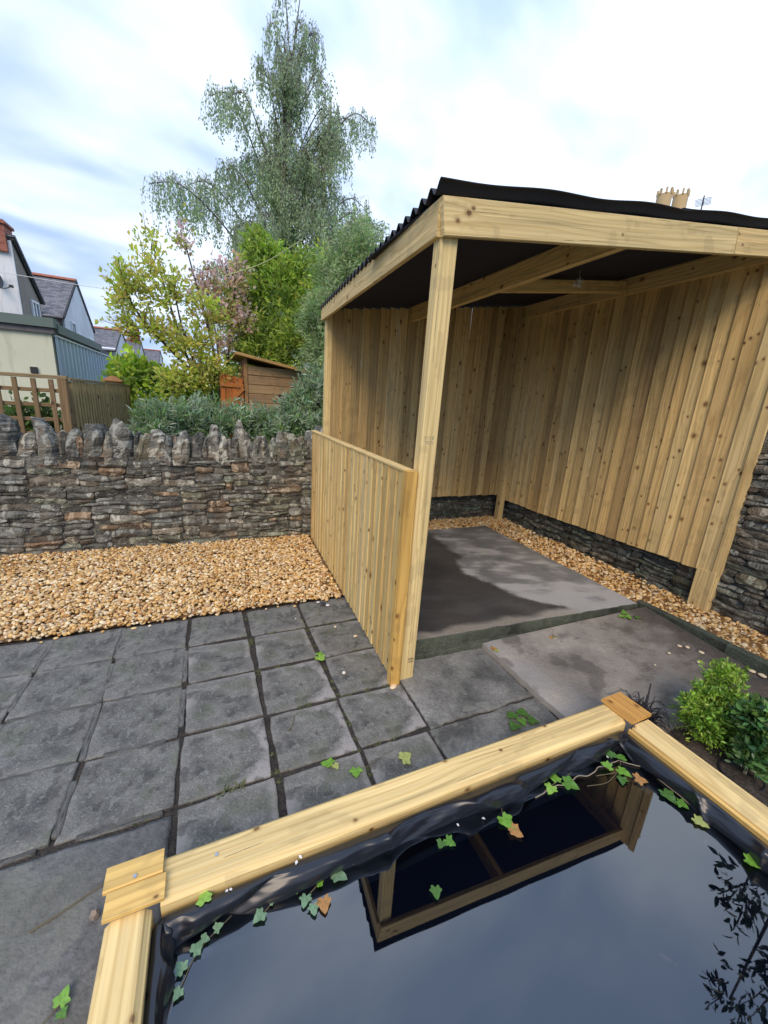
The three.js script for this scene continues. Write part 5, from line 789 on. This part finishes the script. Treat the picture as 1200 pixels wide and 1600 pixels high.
  peb('tan pebble on the slab beside the middle of the board screen', G1, [[0.80, 0.002, -2.46, 0.011]]); peb('tan pebble touching the foot of the board screen', G1, [[0.90, 0.002, -2.30, 0.012]]); peb('whitish pebble alone on the slab left of the end post', G1, [[0.70, 0.002, -1.95, 0.012, [0.8, 0.72, 0.6]]]); peb('tiny tan pebble on the back row of slabs', G1, [[0.55, 0.002, -2.66, 0.006]]);
  peb('cream pebble at the foot of the amber end post', 'pebble at end post', [[0.935, 0.002, -1.735, 0.018, [0.82, 0.62, 0.36]]]);
  peb('pale pebble spilled from the gravel along the slab edge', 'pebbles along the slab edge', [0, 1, 2, 3, 4, 5, 6, 7, 8, 9, 10, 11, 12, 13].map(() => { const x = rr(-1.8, 0.8); return [x, 0.003, edgeZ(x) + rr(0.005, 0.045), rr(0.007, 0.014), pick(PEBS)]; }));
  const G2 = 'pebbles in the corner';
  peb('black pebble in the gravel corner by the screen', G2, [[0.80, 0.01, -2.80, 0.022, [0.03, 0.03, 0.035]]]); peb('white pebble in front of the black pebble by the screen', G2, [[0.83, 0.01, -2.77, 0.016, [0.7, 0.7, 0.72]]]); peb('pale grey pebble behind the black pebble by the screen', G2, [[0.77, 0.01, -2.84, 0.015, [0.6, 0.58, 0.55]]]);
  const st = solo('stone_chip', new THREE.DodecahedronGeometry(1, 0), mat({ color: lin(0.30, 0.24, 0.19), roughness: 0.9 }), 'small brown angular stone on concrete left of the corner cap', 'stone'); st.scale.set(0.014, 0.02, 0.013); st.position.set(-0.392, 0.012, -1.105);
  solo('twig', tube([[-0.56, 0.004, -1.13], [-0.48, 0.006, -1.155], [-0.41, 0.005, -1.185], [-0.345, 0.012, -1.20]], 0.0028, 0.0016, 12, 5), STEM, 'thin dry twig on the concrete pointing at the corner cap', 'twig');
  solo('twig', tube([[0.30, 0.004, -1.62], [0.33, 0.008, -1.655], [0.345, 0.006, -1.70], [0.37, 0.004, -1.725]], 0.0025, 0.0015, 12, 5), STEM, 'small dark twig across the joint in mid paving', 'twig');
  // white specks on the liner, fish in the water
  for (const [x, z, y] of [[-0.01, -0.925, 0.168], [0.005, -0.918, 0.168], [0.30, -0.90, 0.15], [0.20, -0.925, 0.17], [0.215, -0.925, 0.17], [0.79, -0.862, 0.106], [0.89, -0.855, 0.106], [1.60, -0.86, 0.12], [0.37, -0.88, 0.12]]) { const m = part(numbered('petal'), GL.round, mat({ color: lin(0.8, 0.78, 0.76), roughness: 0.7, side: THREE.DoubleSide }), scene); m.scale.setScalar(rr(0.011, 0.016)); m.position.set(x, y, z); m.rotation.set(-1.3 + rr(-0.2, 0.2), rr(0, 6), 0, 'YXZ'); tag(m, 'tiny white petal stuck on the black liner at the waterline', 'petal', 'white petals at the waterline'); }
  const fish = (label, x, z, turn, c) => { const f = thing('goldfish', label, 'fish', [x, 0.085, z]); f.rotation.y = turn; f.scale.setScalar(0.7); const b = new THREE.SphereGeometry(1, 14, 10); b.scale(0.03, 0.011, 0.009); const m = mat({ color: lin(...c), roughness: 0.5 }); part('body', b, m, f); const t = geoOf([-0.026, 0, 0, -0.05, 0.012, 0.004, -0.046, 0, 0, -0.05, -0.012, -0.004], [0, 0, 0, 0, 0, 0, 0, 0], [0, 1, 2, 0, 2, 3]); part('tail', t, mat({ color: lin(...c), roughness: 0.5, side: THREE.DoubleSide }), f); };
  fish('orange goldfish beside the left liner near the bottom edge', -0.155, -0.765, 1.4, [0.75, 0.26, 0.12]);
  fish('faint pink goldfish under the surface at the right', 1.16, -0.335, 2.2, [0.22, 0.09, 0.07]);
}
renderer.render(scene, camera);
